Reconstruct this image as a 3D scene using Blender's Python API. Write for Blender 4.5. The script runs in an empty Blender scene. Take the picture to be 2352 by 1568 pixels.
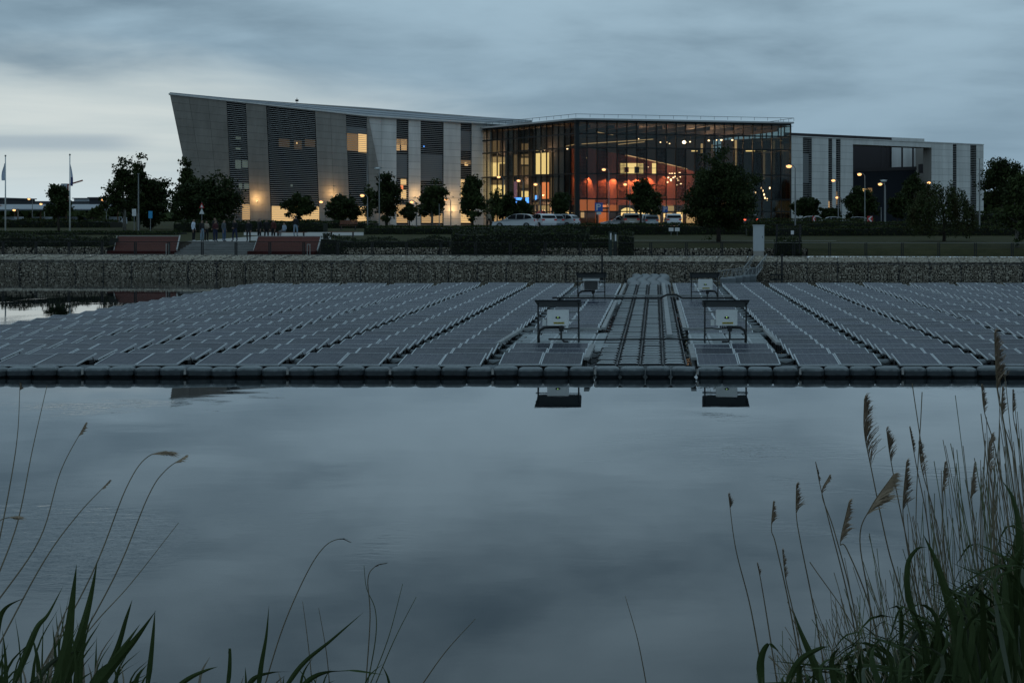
import bpy, math, random
import numpy as np
from mathutils import Vector, Matrix, noise as mnoise
R = math.radians
random.seed(7); rng = np.random.default_rng(11)
sc = bpy.context.scene
col = sc.collection

# ------------------------------------------------------------------ camera
# z = 0 is the water of the pond; the camera stands on the near bank, 3.9 m above it, looking along +Y
F, CX, CY, H = 3952.6, 1505.5, 500.0, 3.9
cam = bpy.data.cameras.new('camera'); camo = bpy.data.objects.new('camera', cam); col.objects.link(camo)
camo.location = (0, 0, H); camo.rotation_euler = (R(90), 0, 0)
cam.sensor_width = 36; cam.lens = F/2352*36
cam.shift_x = -(CX-1176)/2352; cam.shift_y = -(784-CY)/2352
cam.clip_start = 0.1; cam.clip_end = 8000
sc.camera = camo

# ------------------------------------------------------------------ sky, sun, exposure
SUN_AZ, SUN_EL = R(-62), R(3)
world = bpy.data.worlds.new('World'); sc.world = world; world.use_nodes = True
wn, wl = world.node_tree.nodes, world.node_tree.links
wn.clear()
def N(nodes, t, **kw):
    n = nodes.new(t)
    for k, v in kw.items(): setattr(n, k, v)
    return n
def wmath(op, a, b=None, c=None, clamp=False):
    n = N(wn, 'ShaderNodeMath', operation=op, use_clamp=clamp)
    for i, x in enumerate((a, b, c)):
        if x is None: continue
        if isinstance(x, (int, float)): n.inputs[i].default_value = x
        else: wl.new(x, n.inputs[i])
    return n.outputs[0]
def wss(x, a, b):
    n = N(wn, 'ShaderNodeMapRange', interpolation_type='SMOOTHSTEP')
    wl.new(x, n.inputs[0]); n.inputs[1].default_value = a; n.inputs[2].default_value = b
    return n.outputs[0]
def wmix(f, a, b):
    n = N(wn, 'ShaderNodeMix', data_type='RGBA')
    for s, x in ((0, f), (6, a), (7, b)):
        if isinstance(x, (int, float)): n.inputs[s].default_value = x
        elif isinstance(x, tuple): n.inputs[s].default_value = (*x, 1)
        else: wl.new(x, n.inputs[s])
    return n.outputs[2]
def wnoise(vec, scale, detail=5, rough=.55, dist=0.0):
    n = N(wn, 'ShaderNodeTexNoise'); wl.new(vec, n.inputs['Vector'])
    n.inputs['Scale'].default_value = scale; n.inputs['Detail'].default_value = detail
    n.inputs['Roughness'].default_value = rough; n.inputs['Distortion'].default_value = dist
    return n.outputs[0]
tc = N(wn, 'ShaderNodeTexCoord').outputs['Generated']
sx = N(wn, 'ShaderNodeSeparateXYZ'); wl.new(tc, sx.inputs[0])
dx, dy, dz = sx.outputs
hyp = wmath('SQRT', wmath('ADD', wmath('MULTIPLY', dx, dx), wmath('MULTIPLY', dy, dy)))
el = wmath('ARCTAN2', wmath('ABSOLUTE', dz), hyp)                 # elevation, radians
az = wmath('ARCTAN2', dx, dy)                     # azimuth, 0 = +Y, left negative
den = wmath('ADD', wmath('ABSOLUTE', dz), 0.16)
CLOUD_SEED = 2.7
cv = N(wn, 'ShaderNodeCombineXYZ')                # cloud deck seen in perspective
cv.inputs[2].default_value = CLOUD_SEED
wl.new(wmath('DIVIDE', dx, den), cv.inputs[0]); wl.new(wmath('MULTIPLY', wmath('DIVIDE', dy, den), 1.0), cv.inputs[1])
n_big = wnoise(cv.outputs[0], 0.62, 3, .5, .3)
n_mid = wnoise(cv.outputs[0], 1.9, 5, .50, .25)
n_fine = wnoise(cv.outputs[0], 6.0, 4, .55, .2)
deck = wmath('ADD', wmath('MULTIPLY', n_big, .40), wmath('ADD', wmath('MULTIPLY', n_mid, .50), wmath('MULTIPLY', n_fine, .10)))
deckv = wss(deck, .35, .65)
cloud = wmix(deckv, (.074, .119, .158), (.216, .305, .368))
cloud = wmix(wmath('MULTIPLY', wss(el, .17, .02), .72), cloud, (.151, .222, .279))     # far cloud loses its contrast
# the clear pale strip under the edge of the cloud deck, strongest in the west (left)
edge = wmath('ADD', wmath('SUBTRACT', .0875, wmath('MULTIPLY', wmath('MAXIMUM', wmath('ADD', az, .27), 0.0), .16)), wmath('MULTIPLY', wmath('SUBTRACT', n_mid, .5), .045))
below = wmath('SUBTRACT', edge, el)
low = wss(below, -.016, .022)
west = wmath('ADD', wmath('MULTIPLY', wss(az, .06, -.30), .86), .14)
west = wmath('MULTIPLY', west, wss(az, -2.2, -1.2))
gap_f = wmath('MULTIPLY', low, west)
cv2 = N(wn, 'ShaderNodeCombineXYZ'); wl.new(wmath('MULTIPLY', az, 5.0), cv2.inputs[0]); wl.new(wmath('MULTIPLY', el, 60.0), cv2.inputs[1])
n_str = wnoise(cv2.outputs[0], 1.0, 6, .55, .4)
pale = wmix(wss(n_str, .35, .7), (.315, .365, .375), (.375, .415, .412))
pale = wmix(wss(el, .034, .0), pale, (.35, .42, .45))
skyc = wmix(gap_f, cloud, pale)
# one long low bar of cloud in front of the pale strip
bar_c = wmath('ADD', .0415, wmath('MULTIPLY', wmath('SUBTRACT', n_str, .5), .010))
bar = wmath('MULTIPLY', wss(wmath('ABSOLUTE', wmath('SUBTRACT', el, bar_c)),   .0062, .0012), wss(az, -.275, -.315))
skyc = wmix(wmath('MULTIPLY', bar, .62), skyc, (.18, .235, .28))
nish = N(wn, 'ShaderNodeTexSky', sky_type='NISHITA')
nish.sun_disc = False; nish.sun_elevation = SUN_EL; nish.sun_rotation = SUN_AZ; nish.altitude = 80; nish.dust_density = 2.0
bg1 = N(wn, 'ShaderNodeBackground'); wl.new(skyc, bg1.inputs[0]); bg1.inputs[1].default_value = 1.68
bg2 = N(wn, 'ShaderNodeBackground'); wl.new(nish.outputs[0], bg2.inputs[0]); bg2.inputs[1].default_value = 0.05
addn = N(wn, 'ShaderNodeMixShader'); addn.inputs[0].default_value = 0.03
wl.new(bg1.outputs[0], addn.inputs[1]); wl.new(bg2.outputs[0], addn.inputs[2])
wo = N(wn, 'ShaderNodeOutputWorld'); wl.new(addn.outputs[0], wo.inputs[0])

sun = bpy.data.lights.new('sun', 'SUN'); suno = bpy.data.objects.new('sun', sun); col.objects.link(suno)
sun.energy = 0.05; sun.angle = R(20); sun.color = (1, .9, .8)
suno.rotation_euler = (R(90)-SUN_EL, 0, math.pi-SUN_AZ)
sc.view_settings.view_transform = 'Standard'; sc.view_settings.look = 'None'
sc.view_settings.exposure = 0.0; sc.view_settings.gamma = 1.0; sc.view_settings.use_curve_mapping = False
sc.cycles.use_denoising = True
sc.cycles.max_bounces = 8; sc.cycles.transparent_max_bounces = 16
sc.cycles.sample_clamp_indirect = 4.0
sc.cycles.caustics_reflective = False; sc.cycles.caustics_refractive = False

# ------------------------------------------------------------------ helpers
def at(x, y, Y):            # a sight line of the photograph met at depth Y
    return Vector(((x-CX)*Y/F, Y, H-(y-CY)*Y/F))
BA = R(-5.63)               # the far bank runs at this angle
BU = Vector((math.cos(BA), math.sin(BA), 0)); BV = Vector((-math.sin(BA), math.cos(BA), 0)); BO = Vector((0, 114.06, 0))
def bk(u, v, z=0.0): return BO + BU*u + BV*v + Vector((0, 0, z))
def bu(x, v):               # bank coordinate u on column x of the photograph at bank depth v
    k = (x-CX)/F
    return (k*(BO.y+BV.y*v)-BV.x*v)/(BU.x-k*BU.y)
def bv(p): return (Vector(p)-BO).dot(BV)
ZV = [(-2, -1.2), (6.2, 1.75), (7.5, 1.86), (10.2, 2.09), (18, 2.2), (30, 2.38), (50, 2.75), (62, 2.8), (4000, 2.8)]
def zg(v):
    for (a, za), (b, zb) in zip(ZV, ZV[1:]):
        if v <= b: return za+(zb-za)*(v-a)/(b-a)
    return 2.8
def gz(X, Y): return zg(bv((X, Y, 0)))
def gpt(x, Y): X = (x-CX)*Y/F; return Vector((X, Y, gz(X, Y)))

M = {}
def mat(name, colr, rough=.6, metal=0, var=0.0, vscale=3.0, bump=0.0, bscale=20.0, spec=.5, emit=None, estr=0, alt=None, stretch=None):
    m = bpy.data.materials.new(name); m.use_nodes = True
    nt = m.node_tree; b = nt.nodes['Principled BSDF']
    b.inputs['Base Color'].default_value = (*colr, 1); b.inputs['Roughness'].default_value = rough
    b.inputs['Metallic'].default_value = metal; b.inputs['Specular IOR Level'].default_value = spec
    if emit: b.inputs['Emission Color'].default_value = (*emit, 1); b.inputs['Emission Strength'].default_value = estr
    if var or bump or alt:
        t = nt.nodes.new('ShaderNodeTexCoord'); vec = t.outputs['Object']
        if stretch:
            mp = nt.nodes.new('ShaderNodeMapping'); mp.inputs['Scale'].default_value = stretch
            nt.links.new(vec, mp.inputs[0]); vec = mp.outputs[0]
    if var or alt:
        n = nt.nodes.new('ShaderNodeTexNoise'); n.inputs['Scale'].default_value = vscale; n.inputs['Detail'].default_value = 6; n.inputs['Roughness'].default_value = .65
        nt.links.new(vec, n.inputs['Vector'])
        rmp = nt.nodes.new('ShaderNodeValToRGB'); rmp.color_ramp.elements[0].position = .32; rmp.color_ramp.elements[1].position = .68
        a2 = alt if alt else tuple(min(1, c*(1+var)) for c in colr)
        a1 = colr if alt else tuple(c*(1-var) for c in colr)
        rmp.color_ramp.elements[0].color = (*a1, 1); rmp.color_ramp.elements[1].color = (*a2, 1)
        oi = nt.nodes.new('ShaderNodeObjectInfo'); hs = nt.nodes.new('ShaderNodeHueSaturation')
        mr = nt.nodes.new('ShaderNodeMapRange'); mr.inputs[3].default_value = 1-.35*max(var, .15); mr.inputs[4].default_value = 1+.35*max(var, .15)
        nt.links.new(oi.outputs['Random'], mr.inputs[0]); nt.links.new(mr.outputs[0], hs.inputs['Value'])
        nt.links.new(n.outputs[0], rmp.inputs[0]); nt.links.new(rmp.outputs[0], hs.inputs['Color']); nt.links.new(hs.outputs[0], b.inputs['Base Color'])
    if bump:
        n2 = nt.nodes.new('ShaderNodeTexNoise'); n2.inputs['Scale'].default_value = bscale; n2.inputs['Detail'].default_value = 5
        nt.links.new(vec, n2.inputs['Vector'])
        bp = nt.nodes.new('ShaderNodeBump'); bp.inputs['Strength'].default_value = bump; bp.inputs['Distance'].default_value = .05
        nt.links.new(n2.outputs[0], bp.inputs['Height']); nt.links.new(bp.outputs[0], b.inputs['Normal'])
    M[name] = m
    return m
def emitter(name, colr, s):
    m = bpy.data.materials.new(name); m.use_nodes = True; nt = m.node_tree; nt.nodes.clear()
    e = nt.nodes.new('ShaderNodeEmission'); e.inputs[0].default_value = (*colr, 1); e.inputs[1].default_value = s
    o = nt.nodes.new('ShaderNodeOutputMaterial'); nt.links.new(e.outputs[0], o.inputs[0]); M[name] = m
    return m

def tag(o, label=None, cat=None, group=None, kind=None):
    if label: o['label'] = label
    if cat: o['category'] = cat
    if group: o['group'] = group
    if kind: o['kind'] = kind
    return o
def link(name, me, parent=None):
    o = bpy.data.objects.new(name, me); col.objects.link(o)
    if parent: o.parent = parent
    return o
def empty(name, loc=(0, 0, 0), rz=0):
    o = bpy.data.objects.new(name, None); col.objects.link(o); o.location = loc; o.rotation_euler.z = rz; o.empty_display_size = .2
    return o
def copy_tree(o, parent=None):
    c = o.copy(); col.objects.link(c)
    if parent: c.parent = parent
    for ch in list(o.children): copy_tree(ch, c)
    return c

class MB:
    def __init__(s): s.v = []; s.f = []; s.m = []; s.mi = 0
    def add(s, vs, fs):
        b = len(s.v); s.v += [tuple(p) for p in vs]; s.f += [tuple(i+b for i in f) for f in fs]; s.m += [s.mi]*len(fs); return s
    def quad(s, a, b, c, d): return s.add([a, b, c, d], [(0, 1, 2, 3)])
    def poly(s, ps): return s.add(ps, [tuple(range(len(ps)))])
    def hexa(s, p):         # 8 corners: 0-3 bottom loop, 4-7 top loop
        return s.add(p, [(3, 2, 1, 0), (4, 5, 6, 7), (0, 1, 5, 4), (1, 2, 6, 5), (2, 3, 7, 6), (3, 0, 4, 7)])
    def box(s, c, d, rz=0, rx=0):
        x, y, z = d[0]/2, d[1]/2, d[2]/2
        m = Matrix.Rotation(rz, 3, 'Z') @ Matrix.Rotation(rx, 3, 'X'); c = Vector(c)
        return s.hexa([c+m @ Vector(q) for q in ((-x, -y, -z), (x, -y, -z), (x, y, -z), (-x, y, -z), (-x, -y, z), (x, -y, z), (x, y, z), (-x, y, z))])
    def bbox(s, c, d, b, rz=0):  # box with chamfered edges
        x, y, z = d[0]/2, d[1]/2, d[2]/2; c = Vector(c); m = Matrix.Rotation(rz, 3, 'Z')
        def ring(xx, yy, zz, cc): return [(-xx+cc, -yy, zz), (xx-cc, -yy, zz), (xx, -yy+cc, zz), (xx, yy-cc, zz), (xx-cc, yy, zz), (-xx+cc, yy, zz), (-xx, yy-cc, zz), (-xx, -yy+cc, zz)]
        rs = [ring(x-b, y-b, -z, b*.6), ring(x, y, -z+b, b), ring(x, y, z-b, b), ring(x-b*.35, y-b*.35, z-b*.3, b*.8), ring(x-b, y-b, z, b*.6)]
        vs = [c+m @ Vector(q) for r_ in rs for q in r_]; fs = [tuple(range(7, -1, -1)), tuple(range(32, 40))]
        for k in range(4):
            for i in range(8): j = (i+1) % 8; fs.append((k*8+i, k*8+j, k*8+8+j, k*8+8+i))
        return s.add(vs, fs)
    def tube(s, pts, r, n=6, cap=True):
        pts = [Vector(p) for p in pts]; rs = r if isinstance(r, (list, tuple)) else [r]*len(pts); vs = []; fs = []
        for i, p in enumerate(pts):
            d = (pts[min(i+1, len(pts)-1)]-pts[max(i-1, 0)]).normalized()
            a = d.orthogonal().normalized() if i == 0 else (a-d*a.dot(d)).normalized()
            b = d.cross(a)
            for k in range(n): t = 2*math.pi*k/n; vs.append(p+(a*math.cos(t)+b*math.sin(t))*rs[i])
        for i in range(len(pts)-1):
            for k in range(n): j = (k+1) % n; fs.append((i*n+k, i*n+j, i*n+n+j, i*n+n+k))
        if cap: fs += [tuple(range(n-1, -1, -1)), tuple(range((len(pts)-1)*n, len(pts)*n))]
        return s.add(vs, fs)
    def bar(s, a, b, w, h):
        a, b = Vector(a), Vector(b); d = (b-a).normalized(); up = Vector((0, 0, 1))
        if abs(d.z) > .95: up = Vector((0, 1, 0))
        sd = d.cross(up).normalized()*w/2; u = sd.cross(d).normalized()*h/2
        return s.hexa([a-sd-u, a+sd-u, b+sd-u, b-sd-u, a-sd+u, a+sd+u, b+sd+u, b-sd+u])
    def cyl(s, c, r, h, n=12, r2=None): r2 = r if r2 is None else r2; c = Vector(c); return s.tube([c, c+Vector((0, 0, h))], [r, r2], n)
    def ball(s, c, r, n=10, m=6):
        c = Vector(c); rr = r if isinstance(r, (tuple, list)) else (r, r, r); vs = [c+Vector((0, 0, -rr[2]))]; fs = []
        for i in range(1, m):
            t = math.pi*i/m-math.pi/2
            for k in range(n): p = 2*math.pi*k/n; vs.append(c+Vector((rr[0]*math.cos(t)*math.cos(p), rr[1]*math.cos(t)*math.sin(p), rr[2]*math.sin(t))))
        vs.append(c+Vector((0, 0, rr[2])))
        for k in range(n): fs.append((0, 1+(k+1) % n, 1+k)); fs.append((len(vs)-1, 1+(m-2)*n+k, 1+(m-2)*n+(k+1) % n))
        for i in range(m-2):
            for k in range(n): j = (k+1) % n; fs.append((1+i*n+k, 1+i*n+j, 1+i*n+n+j, 1+i*n+n+k))
        return s.add(vs, fs)
    def mesh(s, name, mats, smooth=False):
        me = bpy.data.meshes.new(name); me.from_pydata(s.v, [], s.f)
        for m in (mats if isinstance(mats, (list, tuple)) else [mats]): me.materials.append(M[m] if isinstance(m, str) else m)
        if any(s.m): me.polygons.foreach_set('material_index', s.m)
        if smooth: me.polygons.foreach_set('use_smooth', [True]*len(s.f))
        me.update(); return me
    def build(s, name, mats, parent=None, smooth=False): return link(name, s.mesh(name, mats, smooth), parent)

def np_mesh(name, verts, nper, mats, parent=None, mi=None):   # verts (k*nper,3): k separate polygons
    me = bpy.data.meshes.new(name); n = len(verts); k = n//nper
    me.vertices.add(n); me.vertices.foreach_set('co', np.ascontiguousarray(verts, dtype=np.float32).ravel())
    me.loops.add(n); me.loops.foreach_set('vertex_index', np.arange(n, dtype=np.int32))
    me.polygons.add(k); me.polygons.foreach_set('loop_start', np.arange(0, n, nper, dtype=np.int32))
    for m in mats: me.materials.append(M[m])
    if mi is not None: me.polygons.foreach_set('material_index', np.asarray(mi, dtype=np.int32))
    me.update(calc_edges=True); me.validate()
    return link(name, me, parent)
# ------------------------------------------------------------------ materials of the setting
mat('grass', (.036, .038, .015), .95, var=.5, vscale=.9, bump=.6, bscale=9, spec=.1, alt=(.066, .062, .027))
mat('soil', (.05, .042, .032), .95, spec=.1, var=.3, vscale=2, bump=.5)
mat('paving', (.42, .40, .37), .85, var=.15, vscale=1.2, bump=.15, bscale=30)
mat('asphalt', (.05, .05, .052), .9, var=.2, vscale=2, bump=.2, bscale=60)
mat('gravel', (.20, .185, .16), .95, spec=.1, var=.3, vscale=6, bump=.4, bscale=40)
mat('kerb', (.42, .41, .39), .8, var=.1)
mat('bed', (.03, .032, .028), .9)

def water_material():
    m = bpy.data.materials.new('water'); m.use_nodes = True; nt = m.node_tree; b = nt.nodes['Principled BSDF']; L = nt.links
    b.inputs['Base Color'].default_value = (.006, .009, .010, 1); b.inputs['Roughness'].default_value = .008; b.inputs['IOR'].default_value = 1.33
    t = nt.nodes.new('ShaderNodeTexCoord')
    def noise(sc_, scale, det, ro=.5, dist=0):
        mp = nt.nodes.new('ShaderNodeMapping'); mp.inputs['Scale'].default_value = sc_; mp.inputs['Location'].default_value = (5.4, 21.2, 0); L.new(t.outputs['Object'], mp.inputs[0])
        n = nt.nodes.new('ShaderNodeTexNoise'); n.inputs['Scale'].default_value = scale; n.inputs['Detail'].default_value = det; n.inputs['Roughness'].default_value = ro; n.inputs['Distortion'].default_value = dist
        L.new(mp.outputs[0], n.inputs[0]); return n.outputs[0]
    patch = noise((.45, .30, 1), .30, 4, .55, .8)
    mr = nt.nodes.new('ShaderNodeMapRange'); mr.interpolation_type = 'SMOOTHSTEP'; L.new(patch, mr.inputs[0])
    mr.inputs[1].default_value = .55; mr.inputs[2].default_value = .68; mr.inputs[3].default_value = .015; mr.inputs[4].default_value = .6
    rip = noise((1, 1.7, 1), 3.2, 3, .55, .3); swell = noise((.8, 1.2, 1), .45, 2)
    b1 = nt.nodes.new('ShaderNodeBump'); b1.inputs['Distance'].default_value = .012; L.new(rip, b1.inputs['Height']); L.new(mr.outputs[0], b1.inputs['Strength'])
    b2 = nt.nodes.new('ShaderNodeBump'); b2.inputs['Distance'].default_value = .02; b2.inputs['Strength'].default_value = .12; L.new(swell, b2.inputs['Height']); L.new(b1.outputs[0], b2.inputs['Normal'])
    L.new(b2.outputs[0], b.inputs['Normal']); M['water'] = m
water_material()

# ------------------------------------------------------------------ water and terrain
w = MB().quad((-260, -30, 0), (260, -30, 0), bk(260, .8), bk(-260, .8)).build('water', 'water'); tag(w, 'still grey pond water reflecting the evening clouds', 'water', kind='structure')
b_ = MB().quad((-400, -60, -1.2), (400, -60, -1.2), bk(400, 3, -1.2), bk(-400, 3, -1.2)).build('pond_bed', 'bed'); tag(b_, 'dark bed of the pond under the water', 'pond bed', kind='structure')
nb = MB()
yy = [(-900, 2.2), (-2, 2.2), (1.2, 1.9), (3.2, .75), (5.4, .12), (7.6, -.25), (12, -1.15)]
xs = [-400, -60, -20, -8, -4, -2, 0, 1, 2, 3, 4, 6, 9, 20, 60, 400]
for (y0, z0), (y1, z1) in zip(yy, yy[1:]):
    for x0, x1 in zip(xs, xs[1:]): nb.quad((x0, y0, z0), (x1, y0, z0), (x1, y1, z1), (x0, y1, z1))
tag(nb.build('near_bank', 'soil'), 'grassy near bank where the reeds grow', 'bank', kind='structure')

STEP_L, STEP_R = bu(247, 6.2), bu(742, 6.2)     # the flight of steps and its boarded slopes sit in a notch of the ground
gm = MB()
us = sorted(set([-3000, -800, -300, -150, -100] + list(range(-90, 91, 5)) + [100, 150, 300, 800, 3000, STEP_L, STEP_R]))
vs_ = [6.2, 7.5, 8.8, 10.2, 14, 18, 24, 30, 40, 50, 62, 80, 110, 150, 220, 400, 900, 4000]
for v0, v1 in zip(vs_, vs_[1:]):
    for u0, u1 in zip(us, us[1:]):
        if v1 <= 10.21 and u0 >= STEP_L-.01 and u1 <= STEP_R+.01: continue
        gm.quad(bk(u0, v0, zg(v0)), bk(u1, v0, zg(v0)), bk(u1, v1, zg(v1)), bk(u0, v1, zg(v1)))
tag(gm.build('ground', 'grass'), 'grassed ground rising from the bank to the buildings', 'ground', kind='structure')
def sheet(name, m, ulist, vlist, lift, label, cat):   # a strip that follows the ground
    s = MB()
    for v0, v1 in zip(vlist, vlist[1:]):
        for (a0, b0), (a1, b1) in [(ulist(v0), ulist(v1))]:
            s.quad(bk(a0, v0, zg(v0)+lift), bk(b0, v0, zg(v0)+lift), bk(b1, v1, zg(v1)+lift), bk(a1, v1, zg(v1)+lift))
    return tag(s.build(name, m), label, cat, kind='structure')
sheet('plaza', 'paving', lambda v: (bu(415, 10.2), bu(572 if v < 14 else 760, v)), [10.2, 13.9, 14.1, 18, 24, 29.9], .006, 'pale paved landing at the head of the steps', 'paving')
sheet('footpath', 'paving', lambda v: (bu(560, v), bu(835, v)), [30, 36, 40], .006, 'pale footpath between the hedges', 'path')
sheet('car_park', 'asphalt', lambda v: (bu(990, v), bu(1650, v)), [46, 50, 62, 80, 96], .006, 'dark asphalt car park in front of the glass hall', 'car park')
sheet('road', 'asphalt', lambda v: (bu(1660, v), bu(2500, v)), [66, 80], .012, 'asphalt road in front of the grey wing', 'road')
sheet('kerb_line', 'kerb', lambda v: (-16, 12), [14.2, 14.6], .05, 'low pale kerb along the lawn behind the fence', 'kerb')

# waterside path behind the gabions
tag(MB().quad(bk(-160, 3.8, 1.28), bk(160, 3.8, 1.28), bk(160, 6.4, 1.28), bk(-160, 6.4, 1.28)).build('bank_path', 'gravel'), 'gravel path along the top of the gabion bank', 'path', kind='structure')

# ------------------------------------------------------------------ gabions
mat('stone', (.31, .275, .22), .9, var=.35, vscale=4, bump=.4, bscale=25, alt=(.50, .45, .37), spec=.1)
mat('stone_dark', (.17, .148, .115), .9, var=.4, vscale=4, bump=.4, bscale=25, alt=(.29, .255, .20), spec=.1)
mat('core', (.03, .028, .025), 1)
mat('wire', (.10, .10, .10), .6, .6)
phi = (1+5**.5)/2
ICO = np.array([(-1, phi, 0), (1, phi, 0), (-1, -phi, 0), (1, -phi, 0), (0, -1, phi), (0, 1, phi), (0, -1, -phi), (0, 1, -phi), (phi, 0, -1), (phi, 0, 1), (-phi, 0, -1), (-phi, 0, 1)])/1.9
ICOF = np.array([(0, 11, 5), (0, 5, 1), (0, 1, 7), (0, 7, 10), (0, 10, 11), (1, 5, 9), (5, 11, 4), (11, 10, 2), (10, 7, 6), (7, 1, 8), (3, 9, 4), (3, 4, 2), (3, 2, 6), (3, 6, 8), (3, 8, 9), (4, 9, 5), (2, 4, 11), (6, 2, 10), (8, 6, 7), (9, 8, 1)])
def stones(name, uvz, size, parent, m):
    n = len(uvz); base = np.array(BO); U, V = np.array(BU), np.array(BV)
    c = base+uvz[:, :1]*U+uvz[:, 1:2]*V+np.stack([np.zeros(n), np.zeros(n), uvz[:, 2]], 1)
    s = size*rng.uniform(.7, 1.3, (n, 3))*.5
    q = rng.normal(size=(n, 3, 3)); q, _ = np.linalg.qr(q)
    loc = ICO[None]*rng.uniform(.75, 1.15, (n, 12, 1))*s[:, None]
    pts = np.einsum('nij,nkj->nki', q, loc)+c[:, None]
    me = bpy.data.meshes.new(name); me.vertices.add(n*12); me.vertices.foreach_set('co', pts.astype(np.float32).ravel())
    fi = (ICOF[None]+(np.arange(n)*12)[:, None, None]).reshape(-1, 3).astype(np.int32)
    me.loops.add(fi.size); me.loops.foreach_set('vertex_index', fi.ravel()); me.polygons.add(len(fi)); me.polygons.foreach_set('loop_start', np.arange(0, fi.size, 3, dtype=np.int32))
    for x in m: me.materials.append(M[x])
    me.polygons.foreach_set('material_index', np.repeat(rng.integers(0, len(m), n), 20).astype(np.int32))
    me.update(calc_edges=True)
    return tag(link(name, me, parent), kind='stuff')
def grid_uv(u0, u1, du, a, b, n, fa, seam=2.0):
    out = []
    for i in range(n):
        t = (i+.5)/n
        us2 = np.arange(u0+rng.uniform(0, du), u1, du); us2 = us2+rng.uniform(-.3, .3, len(us2))*du
        us2 = us2[np.abs((us2 % seam)-seam/2) < seam/2-.035]
        for uu in us2:
            v, z = fa(t+rng.uniform(-.25, .25)/n); out.append((uu, v, z+rng.uniform(-.02, .02)))
    return np.array(out)
gab = empty('gabion_bank', bk(0, 0)); tag(gab, 'long stone-filled gabion bank along the far shore of the pond', 'gabion bank')
gab.location = (0, 0, 0)
UL, UR = -62, 44
core = MB()
for a, b in (((.12, -.8), (.12, .80)), ((.12, .80), (.62, .84)), ((.62, .84), (.62, .86)), ((.62, .86), (3.85, 1.13)), ((3.85, 1.13), (3.85, .5))):
    core.quad(bk(-160, *a), bk(160, *a), bk(160, *b), bk(-160, *b))
core.build('fill', 'core', gab)
stones('stones', grid_uv(UL, UR, .125, 0, 1, 10, lambda t: (.10+.02*t, -.12+.98*t)), .145, gab, ('stone_dark', 'stone_dark', 'stone'))
stones('stones', grid_uv(UL, UR, .15, 0, 1, 20, lambda t: (.65+3.15*t, .94+.27*t)), .175, gab, ('stone', 'stone', 'stone_dark'))
wr = MB()
for k in range(int(UL), int(UR), 2): wr.bar(bk(k, .03, -.1), bk(k, .03, .86), .03, .03); wr.bar(bk(k, .6, 1.0), bk(k, 3.8, 1.29), .03, .03)
wr.bar(bk(UL, .02, .87), bk(UR, .02, .87), .03, .03); wr.bar(bk(UL, .60, .98), bk(UR, .60, .98), .025, .025)
wr.build('basket_wire', 'wire', gab)
gab2 = empty('gabion_wall'); tag(gab2, 'low gabion wall behind the waterside fence carrying the hedges', 'gabion wall')
c2 = MB()
for a0, a1 in ((-160, STEP_L), (STEP_R, 10)):
    c2.quad(bk(a0, 6.25, 1.2), bk(a1, 6.25, 1.2), bk(a1, 6.25, 1.74), bk(a0, 6.25, 1.74)); c2.quad(bk(a0, 6.25, 1.74), bk(a1, 6.25, 1.74), bk(a1, 6.6, 1.745), bk(a0, 6.6, 1.745))
c2.build('fill', 'core', gab2)
for a0, a1 in ((UL, STEP_L), (STEP_R, 10)):
    stones('stones', grid_uv(a0+.1, a1-.1, .17, 0, 1, 4, lambda t: (6.2, 1.30+.45*t)), .17, gab2, ('stone_dark', 'stone_dark', 'stone'))

tag(MB().quad(bk(10, 4.6, 1.285), bk(160, 4.6, 1.285), bk(160, 6.25, 1.765), bk(10, 6.25, 1.765)).build('grass_slope', 'grass'), 'grass slope behind the right fence', 'grass slope', kind='structure')

# ------------------------------------------------------------------ waterside fence
mat('fence_metal', (.014, .014, .014), .6, .1)
mat('rail_metal', (.20, .20, .19), .5, .6)
fen = empty('waterside_fence'); tag(fen, 'dark metal post and wire fence along the top of the gabion bank', 'fence')
FV = 4.35
pm = MB().box((-.06, 0, .46), (.07, .06, .92)).box((.06, 0, .46), (.07, .06, .92)).mesh('post', 'fence_metal')
us3 = [UL+2.45*k for k in range(int((UR-UL)/2.45)+1)]
for k, u in enumerate(us3):
    o = link('post', pm, fen); o.location = bk(u, FV, 1.28); o.rotation_euler.z = BA
for a, b in zip(us3, us3[1:]):
    MB().bar(bk(a, FV, 2.19), bk(b, FV, 2.19), .06, .045).build('rail', 'fence_metal' if a < 6 else 'rail_metal', fen)
wi = MB()
for k in range(7): wi.bar(bk(UL, FV, 1.40+.11*k), bk(UR, FV, 1.40+.11*k), .012, .012)
wi.build('wire', 'fence_metal', fen)

# ------------------------------------------------------------------ steps and boarded slopes
mat('step_concrete', (.20, .20, .19), .85, var=.2, vscale=1.5, bump=.2)
mat('board', (.092, .028, .020), .75, var=.3, vscale=2.5, bump=.2, bscale=30, stretch=(1, 8, 8), spec=.1)
mat('board_dark', (.06, .014, .012), .75, var=.3, vscale=2.5, bump=.2, bscale=30, spec=.1)
mat('trim', (.40, .39, .37), .6, .3)
stp = empty('steps'); tag(stp, 'flight of grey steps between two red boarded slopes', 'steps')
uA, uB = bu(400, 6.2), bu(590, 6.2)
nst = 7
MB().quad(bk(STEP_L, 6.2, 1.16), bk(STEP_R, 6.2, 1.16), bk(STEP_R, 10.2, 2.03), bk(STEP_L, 10.2, 2.03)).quad(bk(STEP_L, 10.199, 2.02), bk(STEP_R, 10.199, 2.02), bk(STEP_R, 10.199, 2.088), bk(STEP_L, 10.199, 2.088)).build('underlay', 'soil', stp)
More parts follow.
